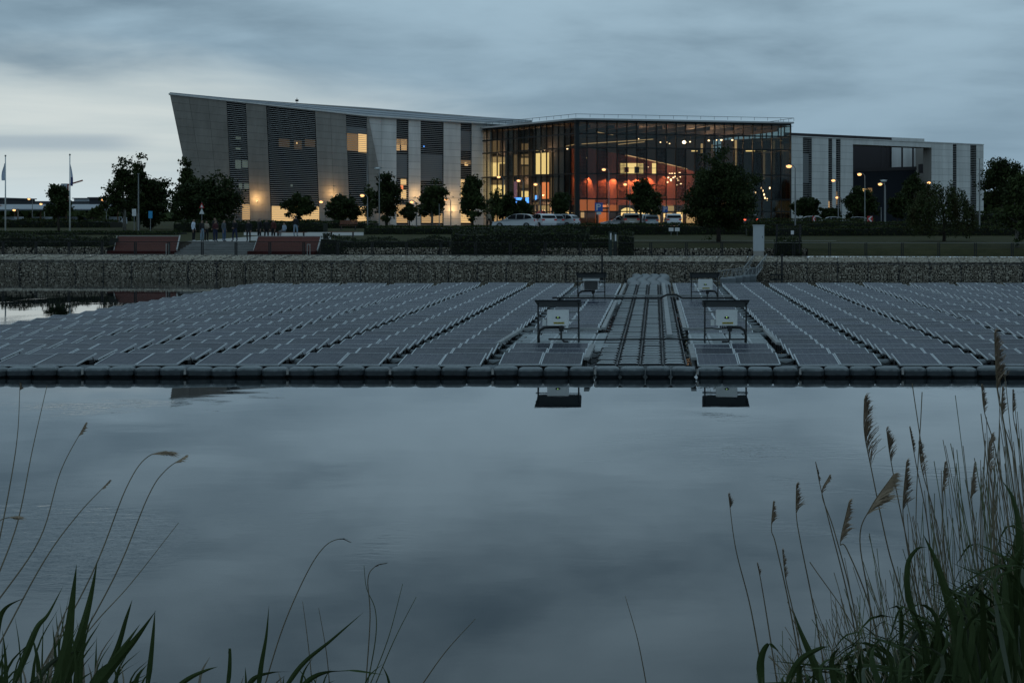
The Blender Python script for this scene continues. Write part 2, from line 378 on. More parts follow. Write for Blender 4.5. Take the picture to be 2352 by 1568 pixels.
for k in range(nst):
    v0 = 6.15+.58*k; z1 = 1.28+.81*(k+1)/nst
    MB().hexa([bk(uA, v0, 1.1), bk(uB, v0, 1.1), bk(uB, 10.25, 1.1), bk(uA, 10.25, 1.1), bk(uA, v0, z1), bk(uB, v0, z1), bk(uB, v0+.58 if k < nst-1 else 10.25, z1), bk(uA, v0+.58 if k < nst-1 else 10.25, z1)]).build('step', 'step_concrete', stp)
for (xa, xb, xc, xd, lab) in ((247, 400, 270, 412, 'left red boarded slope beside the steps with a pale trim'), (568, 724, 594, 737, 'right red boarded slope beside the steps with a pale trim')):
    w_ = empty('boarded_slope'); tag(w_, lab, 'boarded slope', 'boarded slopes beside the steps')
    a, b, c, d = bu(xa, 6.1), bu(xb, 6.1), bu(xc, 10.6), bu(xd, 10.6)
    MB().hexa([bk(a, 6.08, 1.1), bk(b, 6.08, 1.1), bk(b, 6.45, 1.1), bk(a, 6.45, 1.1), bk(a, 6.08, 1.5), bk(b, 6.08, 1.5), bk(b, 6.45, 1.52), bk(a, 6.45, 1.52)]).build('base_panel', 'board_dark', w_)
    a, c = a+.35, c
    nb_ = 12
    for k in range(nb_):
        t0, t1 = k/nb_, (k+.94)/nb_
        def q(t, e, lift): 
            l, r_ = (a+(c-a)*t, b+(d-b)*t); return bk(l if e == 0 else r_, 6.47+4.1*t, 1.53+.98*t+lift)
        MB().hexa([q(t0, 0, -.04), q(t0, 1, -.04), q(t1, 1, -.04), q(t1, 0, -.04), q(t0, 0, random.uniform(0, .008)), q(t0, 1, 0), q(t1, 1, 0), q(t1, 0, 0)]).build('plank', 'board', w_)
    MB().hexa([bk(a, 6.47, 1.1), bk(b, 6.47, 1.1), bk(d, 10.55, 1.1), bk(c, 10.55, 1.1), bk(a, 6.47, 1.48), bk(b, 6.47, 1.48), bk(d, 10.55, 2.45), bk(c, 10.55, 2.45)]).build('body', 'board_dark', w_)
    MB().bar(q(0, 1, .03)+BU*.05, q(1, 1, .03)+BU*.05, .09, .12).bar(q(0, 0, .0)-BU*.04, q(1, 0, .0)-BU*.04, .05, .08).bar(q(1, 0, .0)+BV*.05, q(1, 1, .0)+BV*.05, .06, .08).build('trim', 'trim', w_)
    MB().bar(bk(b-.55, 6.0, 1.28), bk(b-.55, 6.0, 2.0), .05, .05).bar(bk(b-.35, 6.0, 1.28), bk(b-.35, 6.0, 2.0), .05, .05).bar(bk(b-.58, 6.0, 2.0), bk(b-.32, 6.0, 2.0), .05, .05).build('handrail', 'trim', w_)
# ------------------------------------------------------------------ floating solar array
def panel_material():
    m = bpy.data.materials.new('panel_glass'); m.use_nodes = True; nt = m.node_tree; L = nt.links; b = nt.nodes['Principled BSDF']
    t = nt.nodes.new('ShaderNodeTexCoord'); sp = nt.nodes.new('ShaderNodeSeparateXYZ'); L.new(t.outputs['Object'], sp.inputs[0])
    def line(o, pitch, wd):
        a = nt.nodes.new('ShaderNodeMath'); a.operation = 'PINGPONG'; L.new(o, a.inputs[0]); a.inputs[1].default_value = pitch/2
        c = nt.nodes.new('ShaderNodeMath'); c.operation = 'LESS_THAN'; L.new(a.outputs[0], c.inputs[0]); c.inputs[1].default_value = wd; return c.outputs[0]
    mx = nt.nodes.new('ShaderNodeMath'); mx.operation = 'MAXIMUM'; L.new(line(sp.outputs[0], .165, .006), mx.inputs[0]); L.new(line(sp.outputs[1], .158, .006), mx.inputs[1])
    oi = nt.nodes.new('ShaderNodeObjectInfo'); hs = nt.nodes.new('ShaderNodeMapRange'); L.new(oi.outputs['Random'], hs.inputs[0]); hs.inputs[3].default_value = .7; hs.inputs[4].default_value = 1.35
    mc = nt.nodes.new('ShaderNodeMix'); mc.data_type = 'RGBA'; L.new(mx.outputs[0], mc.inputs[0]); mc.inputs[6].default_value = (.027, .031, .050, 1); mc.inputs[7].default_value = (.075, .08, .095, 1)
    ml = nt.nodes.new('ShaderNodeVectorMath'); ml.operation = 'SCALE'; L.new(mc.outputs[2], ml.inputs[0]); L.new(hs.outputs[0], ml.inputs['Scale']); L.new(ml.outputs[0], b.inputs['Base Color'])
    n = nt.nodes.new('ShaderNodeTexNoise'); n.inputs['Scale'].default_value = 2.2; n.inputs['Detail'].default_value = 5; L.new(t.outputs['Object'], n.inputs[0])
    r_ = nt.nodes.new('ShaderNodeMapRange'); L.new(n.outputs[0], r_.inputs[0]); r_.inputs[3].default_value = .16; r_.inputs[4].default_value = .34; L.new(r_.outputs[0], b.inputs['Roughness'])
    b.inputs['IOR'].default_value = 1.09
    M['panel_glass'] = m
panel_material()
mat('aluminium', (.60, .63, .64), .5, .1, var=.12, vscale=3)
mat('float_plastic', (.15, .17, .178), .5, var=.22, vscale=5, bump=.15, bscale=25)
mat('float_light', (.50, .53, .535), .5, var=.2, vscale=4, bump=.2, bscale=20)
mat('black_plastic', (.012, .012, .013), .45)
mat('tray_metal', (.27, .28, .275), .5, .2, var=.3, vscale=2)
mat('galvanised', (.34, .355, .36), .45, .7, var=.2, vscale=8)
mat('dark_steel', (.014, .016, .018), .6, .1)
mat('case_grey', (.74, .75, .73), .5, var=.06, vscale=6)
mat('yellow_label', (.42, .33, .03), .5)
mat('label_ink', (.03, .028, .02), .6)
mat('cable_black', (.010, .010, .010), .5)
mat('heatsink', (.03, .024, .026), .5, .5)
emitter('led_green', (.55, 1.0, .30), 2.0)

def graded_plastic():     # moulded plastic darkening towards the bottom along an uneven edge
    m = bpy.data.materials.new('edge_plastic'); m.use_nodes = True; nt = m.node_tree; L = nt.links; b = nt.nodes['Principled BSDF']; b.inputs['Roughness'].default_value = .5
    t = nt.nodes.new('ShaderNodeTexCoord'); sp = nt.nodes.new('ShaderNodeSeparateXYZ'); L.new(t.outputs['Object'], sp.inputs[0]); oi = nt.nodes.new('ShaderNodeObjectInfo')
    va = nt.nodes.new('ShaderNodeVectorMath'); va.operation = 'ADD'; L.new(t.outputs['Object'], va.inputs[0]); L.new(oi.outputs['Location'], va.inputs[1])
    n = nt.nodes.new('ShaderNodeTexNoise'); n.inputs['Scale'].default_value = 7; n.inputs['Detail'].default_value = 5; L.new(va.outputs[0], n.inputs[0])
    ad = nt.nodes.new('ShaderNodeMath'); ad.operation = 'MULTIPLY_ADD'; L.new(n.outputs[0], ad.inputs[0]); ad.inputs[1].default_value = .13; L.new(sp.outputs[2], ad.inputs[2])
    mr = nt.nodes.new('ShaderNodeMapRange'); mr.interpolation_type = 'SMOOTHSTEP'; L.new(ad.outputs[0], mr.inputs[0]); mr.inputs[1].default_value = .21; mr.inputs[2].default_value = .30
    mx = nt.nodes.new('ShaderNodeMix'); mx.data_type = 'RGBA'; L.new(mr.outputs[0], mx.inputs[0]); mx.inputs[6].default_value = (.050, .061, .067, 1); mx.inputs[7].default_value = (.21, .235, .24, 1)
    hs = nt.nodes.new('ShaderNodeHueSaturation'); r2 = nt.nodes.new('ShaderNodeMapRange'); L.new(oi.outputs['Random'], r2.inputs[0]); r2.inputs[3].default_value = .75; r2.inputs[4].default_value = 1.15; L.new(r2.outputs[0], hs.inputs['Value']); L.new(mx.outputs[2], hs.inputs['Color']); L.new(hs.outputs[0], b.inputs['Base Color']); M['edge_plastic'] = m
graded_plastic()
arr = empty('floating_solar_array', (0, 42, 0)); arr.location = (0, 0, 0)
tag(arr, 'wide floating array of dark solar panels on grey plastic floats', 'solar array')
ROW0, RP, PITCH, NROW = 42.55, 1.70, 2.50, 29
PW, PD, PZ0, PRISE = 1.022, 1.60, .27, .15
COLS = [-3.88-2.5*k for k in range(7, -1, -1)]+[1.04+2.5*k for k in range(9)]
tl = math.atan2(PRISE, PD)
gl = MB()
gl.hexa([(0.016, .016, -.03), (PW-.016, .016, -.03), (PW-.016, PD-.016, -.03), (.016, PD-.016, -.03), (0.016, .016, 0), (PW-.016, .016, 0), (PW-.016, PD-.016, 0), (.016, PD-.016, 0)])
fr = MB()
for c_, d_ in (((PW/2, .008, -.012), (PW, .016, .04)), ((PW/2, PD-.008, -.012), (PW, .016, .04)), ((.015, PD/2, -.012), (.026, PD-.032, .04)), ((PW-.015, PD/2, -.012), (.026, PD-.032, .04))): fr.box(c_, d_)
glm, frm = gl.mesh('solar_panel', 'panel_glass'), fr.mesh('frame', 'aluminium')
def skip(ci, r):      # the two columns beside the walkway leave bays for the inverters
    if COLS[ci] in (-3.88, 1.04): return r in (3, 4, 5, 6, 18, 19)
    return False
cells = []
for r in range(NROW):
    for ci, x0 in enumerate(COLS):
        if skip(ci, r): continue
        for j in range(2): cells.append((ROW0+r*RP, x0+j*(PW+.012), r, ci))
def inview(x, y, z): px = CX+F*x/y; return -40 < px < 2392
cells.sort(key=lambda c: (not inview(c[1]+.5, c[0], 0), c[0], abs(c[1]-3)))
far = MB()
for i, (y, x, r, ci) in enumerate(cells):
    dzr = random.uniform(-.012, .012); ry = random.uniform(-.012, .012); rx = tl+random.uniform(-.012, .012)
    if i < 300:
        o = link('solar_panel', glm, arr); o.location = (x, y, PZ0+dzr); o.rotation_euler = (rx, ry, 0)
        link('frame', frm, o)
    else:
        mx_ = Matrix.Translation((x, y, PZ0+dzr)) @ Matrix.Rotation(rx, 4, 'X')
        for src, k in ((gl, 0), (fr, 1)): far.mi = k; far.add([mx_ @ Vector(p) for p in src.v], src.f)
tag(far.build('solar_panels', ['panel_glass', 'aluminium'], arr), kind='stuff')
# floats under the panels, round floats in the gaps
und = MB(); gapn = []; cab = MB()
edges = [x0+2*PW+.01 for x0 in COLS]
for r in range(NROW):
    y = ROW0+r*RP
    for ci, x0 in enumerate(COLS):
        if skip(ci, r): continue
        und.box((x0+PW, y+.55, .10), (2*PW-.1, .7, .24)); und.box((x0+PW, y+1.35, .13), (2*PW-.1, .35, .3))
        if COLS[ci] != -3.88 and ci < len(COLS)-1: gapn.append((y+.22, x0+2*PW+.01, r))
        xg = x0+2*PW-.05
        if r < 20: cab.tube([(xg, y+1.45, .33), (xg+.12, y+1.2, .24), (xg+.28, y+.95, .21), (xg+.5, y+.9, .30)], .014, 5)
tag(und.build('panel_float', 'black_plastic', arr), kind='stuff')
tag(cab.build('cables', 'cable_black', arr), kind='stuff')
fl = MB(); L_ = PITCH-2*PW-.01
fl.tube([(-.05, 0, 0), (0, 0, 0), (.03, 0, 0), (L_-.03, 0, 0), (L_, 0, 0), (L_+.05, 0, 0)], [.06, .105, .12, .12, .105, .06], 10)
flm = fl.mesh('round_float', 'float_plastic', True)
gapn = [g for g in gapn if not (g[1] < -20 and g[0] < 43)]
gapn.sort(key=lambda c: (not inview(c[1]+.2, c[0], 0), c[0]))
rest = MB()
for i, (y, x, r) in enumerate(gapn):
    if i < 260: o = link('round_float', flm, arr); o.location = (x, y, .13+random.uniform(-.02, .02)); o.rotation_euler.z = random.uniform(-.05, .05)
    else: rest.add([(p[0]+x, p[1]+y, p[2]+.13) for p in fl.v], fl.f)
tag(rest.build('round_floats', 'float_plastic', arr, True), kind='stuff')
# front row of edge floats
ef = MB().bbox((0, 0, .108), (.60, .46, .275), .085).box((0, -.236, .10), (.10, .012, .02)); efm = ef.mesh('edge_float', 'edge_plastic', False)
k0 = int((-24.5)/.625)
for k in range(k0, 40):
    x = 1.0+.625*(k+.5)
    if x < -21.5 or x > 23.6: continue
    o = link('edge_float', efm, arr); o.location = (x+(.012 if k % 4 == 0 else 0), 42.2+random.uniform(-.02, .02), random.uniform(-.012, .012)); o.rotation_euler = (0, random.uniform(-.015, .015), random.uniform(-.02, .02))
lug = MB()
for k in range(-9, 10):
    x = 1.0+2.5*k+.03; lug.cyl((x, 41.95, .08), .03, .13, 8)
lug.build('connector', 'trim', arr)
# edge floats down the left side
sf = MB().bbox((0, 0, .06), (.42, 1.5, .36), .07).mesh('side_float', 'float_plastic')
for r in range(NROW): o = link('side_float', sf, arr); o.location = (COLS[0]-.30, ROW0+r*RP+.8, 0)
# walkway
wf = MB().bbox((0, -.3, .10), (.53, .50, .36), .07).bbox((0, .3, .10), (.53, .50, .36), .07)
for s_ in (-.38, -.22, .22, .38): wf.box((0, s_, .283), (.36, .05, .02))
wf.mi = 1  # dark strips put in for the shade in the seams between floats
for s_ in (-.6, 0.0, .6): wf.box((0, s_, .267), (.50, .06, .05))
wf.box((.287, 0, .20), (.03, 1.2, .14)); wf.mi = 0
wfm = wf.mesh('walkway_float', ['float_light', 'black_plastic'])
WX = [-1.245, -.67, -.095, .48]
nw = 42
for k in range(nw):
    for x in WX: o = link('walkway_float', wfm, arr); o.location = (x, 42.6+1.2*(k+.5), random.uniform(-.012, .012)); o.rotation_euler = (random.uniform(-.008, .008), random.uniform(-.012, .012), 0)
# the smooth run of walkway floats beyond the last row, swaying towards the shore
for j, x in enumerate(WX):
    s = MB(); n = 15; prev = None
    for i in range(n+1):
        y = 93.2+17.5*i/n; off = .13*math.sin(i*.62)+.03*math.sin(i*1.4+1); z = .28+.02*math.sin(i*.9)
        cur = [(x-.27+off, y, -.1), (x-.27+off, y, z-.06), (x-.17+off, y, z), (x+.17+off, y, z), (x+.27+off, y, z-.06), (x+.27+off, y, -.1)]
        s.v += cur
        if i: b0 = 6*(i-1); s.f += [(b0+k2, b0+k2+1, b0+k2+7, b0+k2+6) for k2 in range(5)]; s.m += [0]*5
    s.build('shore_walkway', 'float_plastic', arr, True)
MB().box((-.38, 76.3, .06), (2.3, 67, .10)).build('seam_dark_plate', 'black_plastic', arr)  # added dark plate, keeps the sky's reflection out of the walkway seams
# decks of the four inverter bays
dk = MB().bbox((0, 0, .08), (.56, .5, .36), .05).box((0, -.1, .265), (.42, .03, .02)).box((0, .1, .265), (.42, .03, .02)).mesh('deck_float', 'float_light')
for (xa, n, rows) in ((-4.15, 5, (3, 4, 5, 6)), (1.02, 4, (3, 4, 5, 6)), (-4.15, 5, (18, 19)), (1.02, 4, (18, 19))):
    y0, y1 = ROW0+rows[0]*RP, ROW0+(rows[-1]+1)*RP
    m_ = int((y1-y0)/.55)
    for i in range(m_):
        for j in range(n): o = link('deck_float', dk, arr); o.location = (xa+.28+j*.58, y0+.27+i*.55, random.uniform(-.01, .01))
# cable trays and conduits
def tray(pts, label, w=.13):
    t = empty('cable_tray', pts[0]); t.location = (0, 0, 0); tag(t, label, 'cable tray', 'cable trays on the walkway')
    for a, b in zip(pts, pts[1:]):
        MB().bar(Vector(a)+Vector((0, 0, .05)), Vector(b)+Vector((0, 0, .05)), w, .07).build('cover', 'tray_metal', t)
    f_ = MB()
    for a, b in zip(pts, pts[1:]):
        n = max(2, int((Vector(b)-Vector(a)).length/2))
        for k in range(n): q = Vector(a).lerp(Vector(b), (k+.5)/n); f_.box((q.x, q.y, q.z-.005), (w+.06, .05, .05))
    f_.build('bracket', 'galvanised', t)
tray([(-1.72, 42.9, .34), (-1.72, 47.4, .34)], 'short pale cable tray left of the walkway at the front edge')
tray([(.96, 42.9, .34), (.96, 47.4, .34)], 'short pale cable tray right of the walkway at the front edge')
tray([(-1.66, 54.6, .34), (-1.66, 72.6, .34)], 'long pale cable tray along the left edge of the walkway')
tray([(.93, 54.6, .34), (.93, 72.6, .34)], 'long pale cable tray along the right edge of the walkway')
tray([(.42, 51.0, .36), (.42, 91.5, .36)], 'pale cable tray running up the walkway floats themselves', .16)
tray([(-1.60, 76.6, .34), (-1.60, 91.5, .34)], 'pale tray left of the walkway beyond the far inverters')
tray([(.96, 76.6, .34), (.96, 91.5, .34)], 'pale tray right of the walkway beyond the far inverters')
tray([(-4.36, 47.8, .36), (-4.20, 53.6, .36)], 'pale tray at the outer side of the left inverter bay')
tray([(3.42, 47.8, .36), (3.42, 53.6, .36)], 'pale tray at the outer side of the right inverter bay')
tray([(-4.2, 54.0, .36), (-1.7, 54.0, .36)], 'dark-shadowed tray across the back of the left inverter bay')
tray([(.95, 54.0, .36), (3.4, 54.0, .36)], 'tray across the back of the right inverter bay')
tray([(-4.0, 76.2, .40), (3.4, 76.2, .40)], 'long pale tray crossing the walkway at the far inverters')
def conduit(pts, r, label):
    tag(MB().tube(pts, r, 8).build('conduit', 'cable_black', None, True), label, 'conduit', 'black conduits')
conduit([(-3.1, 49.9, .38), (-1.6, 49.85, .37), (0, 49.82, .39), (1.6, 49.85, .37), (2.6, 49.9, .38)], .024, 'black conduit lying across the walkway between the near inverters')
conduit([(-4.4, 73.4, .48), (-1.5, 73.4, .47), (.2, 73.4, .48), (.5, 73.4, .62), (.9, 73.4, .62), (1.15, 73.4, .47), (3.3, 73.4, .48)], .042, 'black conduit crossing the walkway at the far inverters')

# inverter stations
def station(x0, x1, Y, label, back=False, flip=False, zdeck=.27):
    wd = x1-x0; ht = 1.27
    s = empty('inverter_station', (x0, Y, zdeck)); tag(s, label, 'inverter station', 'inverter stations on the array')
    for xx in (0, wd):
        MB().bar((xx, 0, 0), (xx, 0, ht-.13), .042, .042).build('post', 'dark_steel', s)
        MB().bar((xx, .55, 0), (xx, .06, .95), .04, .04).build('brace', 'galvanised', s)
    ov = .06
    MB().hexa([(-ov, -.34, ht-.05), (wd+ov, -.34, ht-.05), (wd+ov-.03, .62, ht-.26), (-ov+.03, .62, ht-.26), (-ov-.03, -.36, ht), (wd+ov+.03, -.36, ht), (wd+ov, .64, ht-.21), (-ov, .64, ht-.21)]).build('roof', 'dark_steel', s)
    for zz in (.90, .66): MB().bar((-.07, .03, zz), (wd+.05, .03, zz), .03, .045).build('cross_rail', 'galvanised', s)
    cx = .50*wd if not flip else .52*wd; bw, bh, bd = .62, .47, .24
    inv = MB().bbox((cx, -.12, .75), (bw, bd, bh), .02).build('inverter', 'case_grey', s)
    yf = -.12-bd/2
    if not back:
        n = 14; pts = [(cx+.075*math.cos(2*math.pi*k/n), yf-.006, .755+.034*math.sin(2*math.pi*k/n)) for k in range(n)]
        MB().poly(pts[::-1]).add(pts[::-1], [tuple(range(n))]).build('display', 'black_plastic', inv)
        MB().ball((cx, yf-.012, .764), .010, 8, 5).build('indicator_light', 'led_green', inv)
        MB().box((cx+.03, yf-.004, .60), (.31, .006, .05)).build('warning_label', 'yellow_label', inv)
        lt = MB()
        for k in range(9): lt.box((cx-.10+.03*k, yf-.009, .60+.008*((k*7) % 3-1)), (.018 if k % 3 else .010, .003, .018))
        lt.build('label_print', 'label_ink', inv)
        cn = MB()
        for k in range(5): cn.cyl((cx-.18+.065*k, -.12, .455), .018, .07, 6)
        cn.build('connectors', 'black_plastic', inv)
    else:
        hsn = MB()
        for k in range(14): hsn.box((cx-.28+.043*k, yf-.03, .72), (.016, .09, .36))
        hsn.build('heatsink', 'heatsink', inv)
        MB().hexa([(cx-.36, -.40, .93), (cx+.36, -.40, .93), (cx+.36, .05, 1.02), (cx-.36, .05, 1.02), (cx-.36, -.40, .95), (cx+.36, -.40, .95), (cx+.36, .05, 1.04), (cx-.36, .05, 1.04)]).build('cover', 'case_grey', inv)
    sg = -1 if not flip else 1
    MB().cyl((cx+.09, -.16, .30), .025, .05, 8).cyl((cx+.09, -.16, .35), .06, .10, 8, .075).cyl((cx+.09, -.16, .45), .085, .07, 8).build('cable_gland', 'black_plastic', s)
    MB().tube([(cx+.09, -.16, .32), (cx+.09, -.14, .15), (cx+.09+(.08 if not flip else -.03), -.14, .06), (cx+.09+(.2 if not flip else -.22), -.1, .05)], .03, 8).build('cable', 'cable_black', s, True)
    e = -.01 if not flip else wd+.01
    MB().tube([(cx, -.12, .48), (cx+sg*.25, -.12, .47), (cx+sg*.40, -.1, .46), (e-sg*.06, -.08, .38), (e-sg*.02, -.06, .2), (e-sg*.03, -.04, .02)], .042, 8).build('cable', 'cable_black', s, True)
    MB().tube([(cx, -.1, .45), (cx-sg*.25, -.08, .42), (cx-sg*.4, -.06, .44), (wd-e, 0, .43)], .018, 6).build('cable', 'cable_black', s, True)
    MB().box((cx+sg*-.0+(-1 if flip else -1)*.40, -.05, .60), (.11, .10, .17)).build('junction_box', 'case_grey', s)
    return s
sx_ = lambda x, Y: (x-CX)*Y/F
station(sx_(1236, 49.8), sx_(1329, 49.8), 49.8, 'near left inverter station with pale grey box and green light')
station(sx_(1619, 49.8), sx_(1714, 49.8), 49.8, 'near right inverter station with pale grey box and green light', flip=True)
station(sx_(1327, 73.8), sx_(1389, 73.8), 73.8, 'far left inverter station turned round with dark finned back', back=True, zdeck=.29)
station(sx_(1588, 73.8), sx_(1649, 73.8), 73.8, 'far right inverter station with small pale box and green light', flip=True, zdeck=.29)

# gangway and mooring posts at the far shore
g = empty('gangway'); tag(g, 'lattice metal gangway leading from the array up to the gabion bank', 'gangway')
a, b = at(1665, 642, 104), at(1720, 633, 109); c, d = at(1722, 634, 109.5), at(1748, 601, 116)
for p, q in ((a, b), (c, d)):
    for s_ in (-.4, .4):
        o_ = Vector((s_, 0, 0)); MB().bar(p+o_, q+o_, .06, .06).bar(p+o_+Vector((0, 0, .5)), q+o_+Vector((0, 0, .5)), .05, .05).build('side_rail', 'tray_metal', g)
        ls = MB()
        for k in range(6): t0, t1 = k/6, (k+.5)/6; ls.bar((p+o_).lerp(q+o_, t0), (p+o_).lerp(q+o_, t1)+Vector((0, 0, .5)), .03, .03); ls.bar((p+o_).lerp(q+o_, t1)+Vector((0, 0, .5)), (p+o_).lerp(q+o_, t0+1/6), .03, .03)
        ls.build('lattice', 'tray_metal', g)
    MB().bar(p, q, .8, .03).build('deck', 'dark_steel', g)
for k in range(4): p = at(1672+16*k, 643-3*k, 103.5+1.6*k); MB().bbox((p.x, p.y, .1), (.9, 1.0, .4), .06).build('float', 'float_plastic', g)
for x, y0, Yp, lab in ((1383, 588, 113.9, 'thin dark mooring post at the gabion bank left of the walkway'), (1796, 586, 113.0, 'thin dark mooring post at the gabion bank right of the gangway')):
    p = at(x, y0, Yp); tag(MB().cyl((p.x, Yp, -.6), .06, p.z+.6, 8).cyl((p.x, Yp, p.z), .09, .05, 8).box((p.x-.35, Yp-.2, .16), (.9, .3, .08)).build('mooring_post', 'dark_steel'), lab, 'post', 'mooring posts')
# ------------------------------------------------------------------ the research centre
mat('concrete', (.33, .305, .278), .8, var=.16, vscale=.9, bump=.08, bscale=14, stretch=(1, 1, .12), spec=.2)
mat('concrete_light', (.72, .71, .69), .75, var=.12, vscale=.9, bump=.08, bscale=14, stretch=(1, 1, .12), spec=.2)
mat('joint', (.05, .05, .05), .9)
mat('louvre', (.46, .45, .44), .5, .3)
mat('dark_glass', (.006, .007, .009), .25, spec=.25)
mat('blind', (.34, .36, .38), .8)
mat('roof_sheet', (.30, .32, .34), .55, .3, var=.2, vscale=.25)
mat('roof_dark', (.08, .09, .10), .6)
mat('mullion', (.012, .018, .02), .5, .3)
mat('roof_white', (.50, .51, .51), .7)
mat('interior_grey', (.16, .135, .12), .85, var=.15, vscale=.6)
mat('interior_dark', (.05, .042, .045), .85)
mat('interior_floor', (.14, .12, .10), .5)
mat('drum_red', (.28, .075, .040), .7, var=.1, vscale=1.2)
mat('red_pod', (.45, .05, .05), .5)
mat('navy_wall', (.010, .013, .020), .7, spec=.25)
emitter('lit_yellow', (1.0, .66, .25), 1.5)
emitter('lit_warm', (1.0, .64, .27), .85)
emitter('lit_faint', (1.0, .66, .36), .045)
emitter('lit_tan', (1.0, .62, .27), .50)
emitter('lit_dim', (1.0, .62, .30), .17)
emitter('lit_cool', (.75, 1.0, .85), .10)
emitter('lit_pink', (.85, .40, .55), .25)
emitter('lit_orange', (1.0, .27, .09), 1.2)
emitter('lit_deep', (1.0, .24, .06), .5)
emitter('lit_blue', (.10, .35, 1.0), 1.6)
emitter('lamp_white', (1.0, .72, .42), 12.0)
emitter('lamp_small', (1.0, .62, .32), 5.0)
emitter('cove', (1.0, .55, .25), .9)

def glass_material(name, tint, frit):
    m = bpy.data.materials.new(name); m.use_nodes = True; nt = m.node_tree; L = nt.links; nt.nodes.clear()
    tr = nt.nodes.new('ShaderNodeBsdfTransparent'); tr.inputs[0].default_value = (*tint, 1)
    gl_ = nt.nodes.new('ShaderNodeBsdfGlossy'); gl_.inputs['Roughness'].default_value = .04; gl_.inputs[0].default_value = (.55, .62, .62, 1)
    lw = nt.nodes.new('ShaderNodeLayerWeight'); lw.inputs[0].default_value = .5
    pw_ = nt.nodes.new('ShaderNodeMath'); pw_.operation = 'POWER'; L.new(lw.outputs['Facing'], pw_.inputs[0]); pw_.inputs[1].default_value = 4.0
    fz = nt.nodes.new('ShaderNodeMath'); fz.operation = 'MULTIPLY_ADD'; L.new(pw_.outputs[0], fz.inputs[0]); fz.inputs[1].default_value = .50; fz.inputs[2].default_value = .042
    mx = nt.nodes.new('ShaderNodeMixShader'); L.new(fz.outputs[0], mx.inputs[0]); L.new(tr.outputs[0], mx.inputs[1]); L.new(gl_.outputs[0], mx.inputs[2])
    out = nt.nodes.new('ShaderNodeOutputMaterial'); last = mx.outputs[0]
    if frit:
        t = nt.nodes.new('ShaderNodeTexCoord'); sp = nt.nodes.new('ShaderNodeSeparateXYZ'); L.new(t.outputs['Object'], sp.inputs[0]); ms = []
        for o in (sp.outputs[0], sp.outputs[2]):
            a = nt.nodes.new('ShaderNodeMath'); a.operation = 'PINGPONG'; L.new(o, a.inputs[0]); a.inputs[1].default_value = .09
            c = nt.nodes.new('ShaderNodeMath'); c.operation = 'LESS_THAN'; L.new(a.outputs[0], c.inputs[0]); c.inputs[1].default_value = .030; ms.append(c.outputs[0])
        mxx = nt.nodes.new('ShaderNodeMath'); mxx.operation = 'MAXIMUM'; L.new(ms[0], mxx.inputs[0]); L.new(ms[1], mxx.inputs[1])
        sc2 = nt.nodes.new('ShaderNodeMath'); sc2.operation = 'MULTIPLY'; L.new(mxx.outputs[0], sc2.inputs[0]); sc2.inputs[1].default_value = .85
        df = nt.nodes.new('ShaderNodeBsdfDiffuse'); df.inputs[0].default_value = (.03, .035, .04, 1)
        m2 = nt.nodes.new('ShaderNodeMixShader'); L.new(sc2.outputs[0], m2.inputs[0]); L.new(last, m2.inputs[1]); L.new(df.outputs[0], m2.inputs[2]); last = m2.outputs[0]
    L.new(last, out.inputs[0]); M[name] = m
glass_material('curtain_glass', (.78, .82, .81), False)
glass_material('frit_glass', (.78, .82, .81), True)
glass_material('clear_glass', (.92, .93, .93), False)

def proj(p): return (CX+F*p.x/p.y, CY-F*(p.z-H)/p.y)
def on_line(a, b, x):       # the point of segment a-b that lies on sight column x
    k = (x-CX)/F; t = (k*a.y-a.x)/((b.x-a.x)-k*(b.y-a.y)); return a.lerp(b, t)
def quad_pt(Q, s, t): b0, b1, t1, t0 = Q; return b0.lerp(b1, s).lerp(t0.lerp(t1, s), t)
def facade_n(Q): return (Q[1]-Q[0]).cross(Q[3]-Q[0]).normalized()     # outward (towards the pond)
def panels(Q, parent, m, rows, cols, thick=.10, gap=.025):
    n = facade_n(Q); 
    W = ((Q[1]-Q[0]).length+(Q[2]-Q[3]).length)/2; Ht = (Q[3]-Q[0]).length
    gs, gt = gap/max(W, .1)/2, gap/Ht/2
    wc = MB()
    for i in range(rows):
        for j in range(cols): wc.quad(*[quad_pt(Q, s, t)-n*.03 for s, t in ((j/cols, i/rows), ((j+1)/cols, i/rows), ((j+1)/cols, (i+1)/rows), (j/cols, (i+1)/rows))])
    wc.build('wall_core', 'joint', parent)
    for i in range(rows):
        for j in range(cols):
            s0, s1, t0, t1 = j/cols+gs, (j+1)/cols-gs, i/rows+gt, (i+1)/rows-gt
            e = random.uniform(0, .008)
            c = [quad_pt(Q, s0, t0), quad_pt(Q, s1, t0), quad_pt(Q, s1, t1), quad_pt(Q, s0, t1)]
            MB().hexa([p-n*.015 for p in c]+[p+n*(thick-.04+e) for p in c]).build('wall_panel', m, parent)
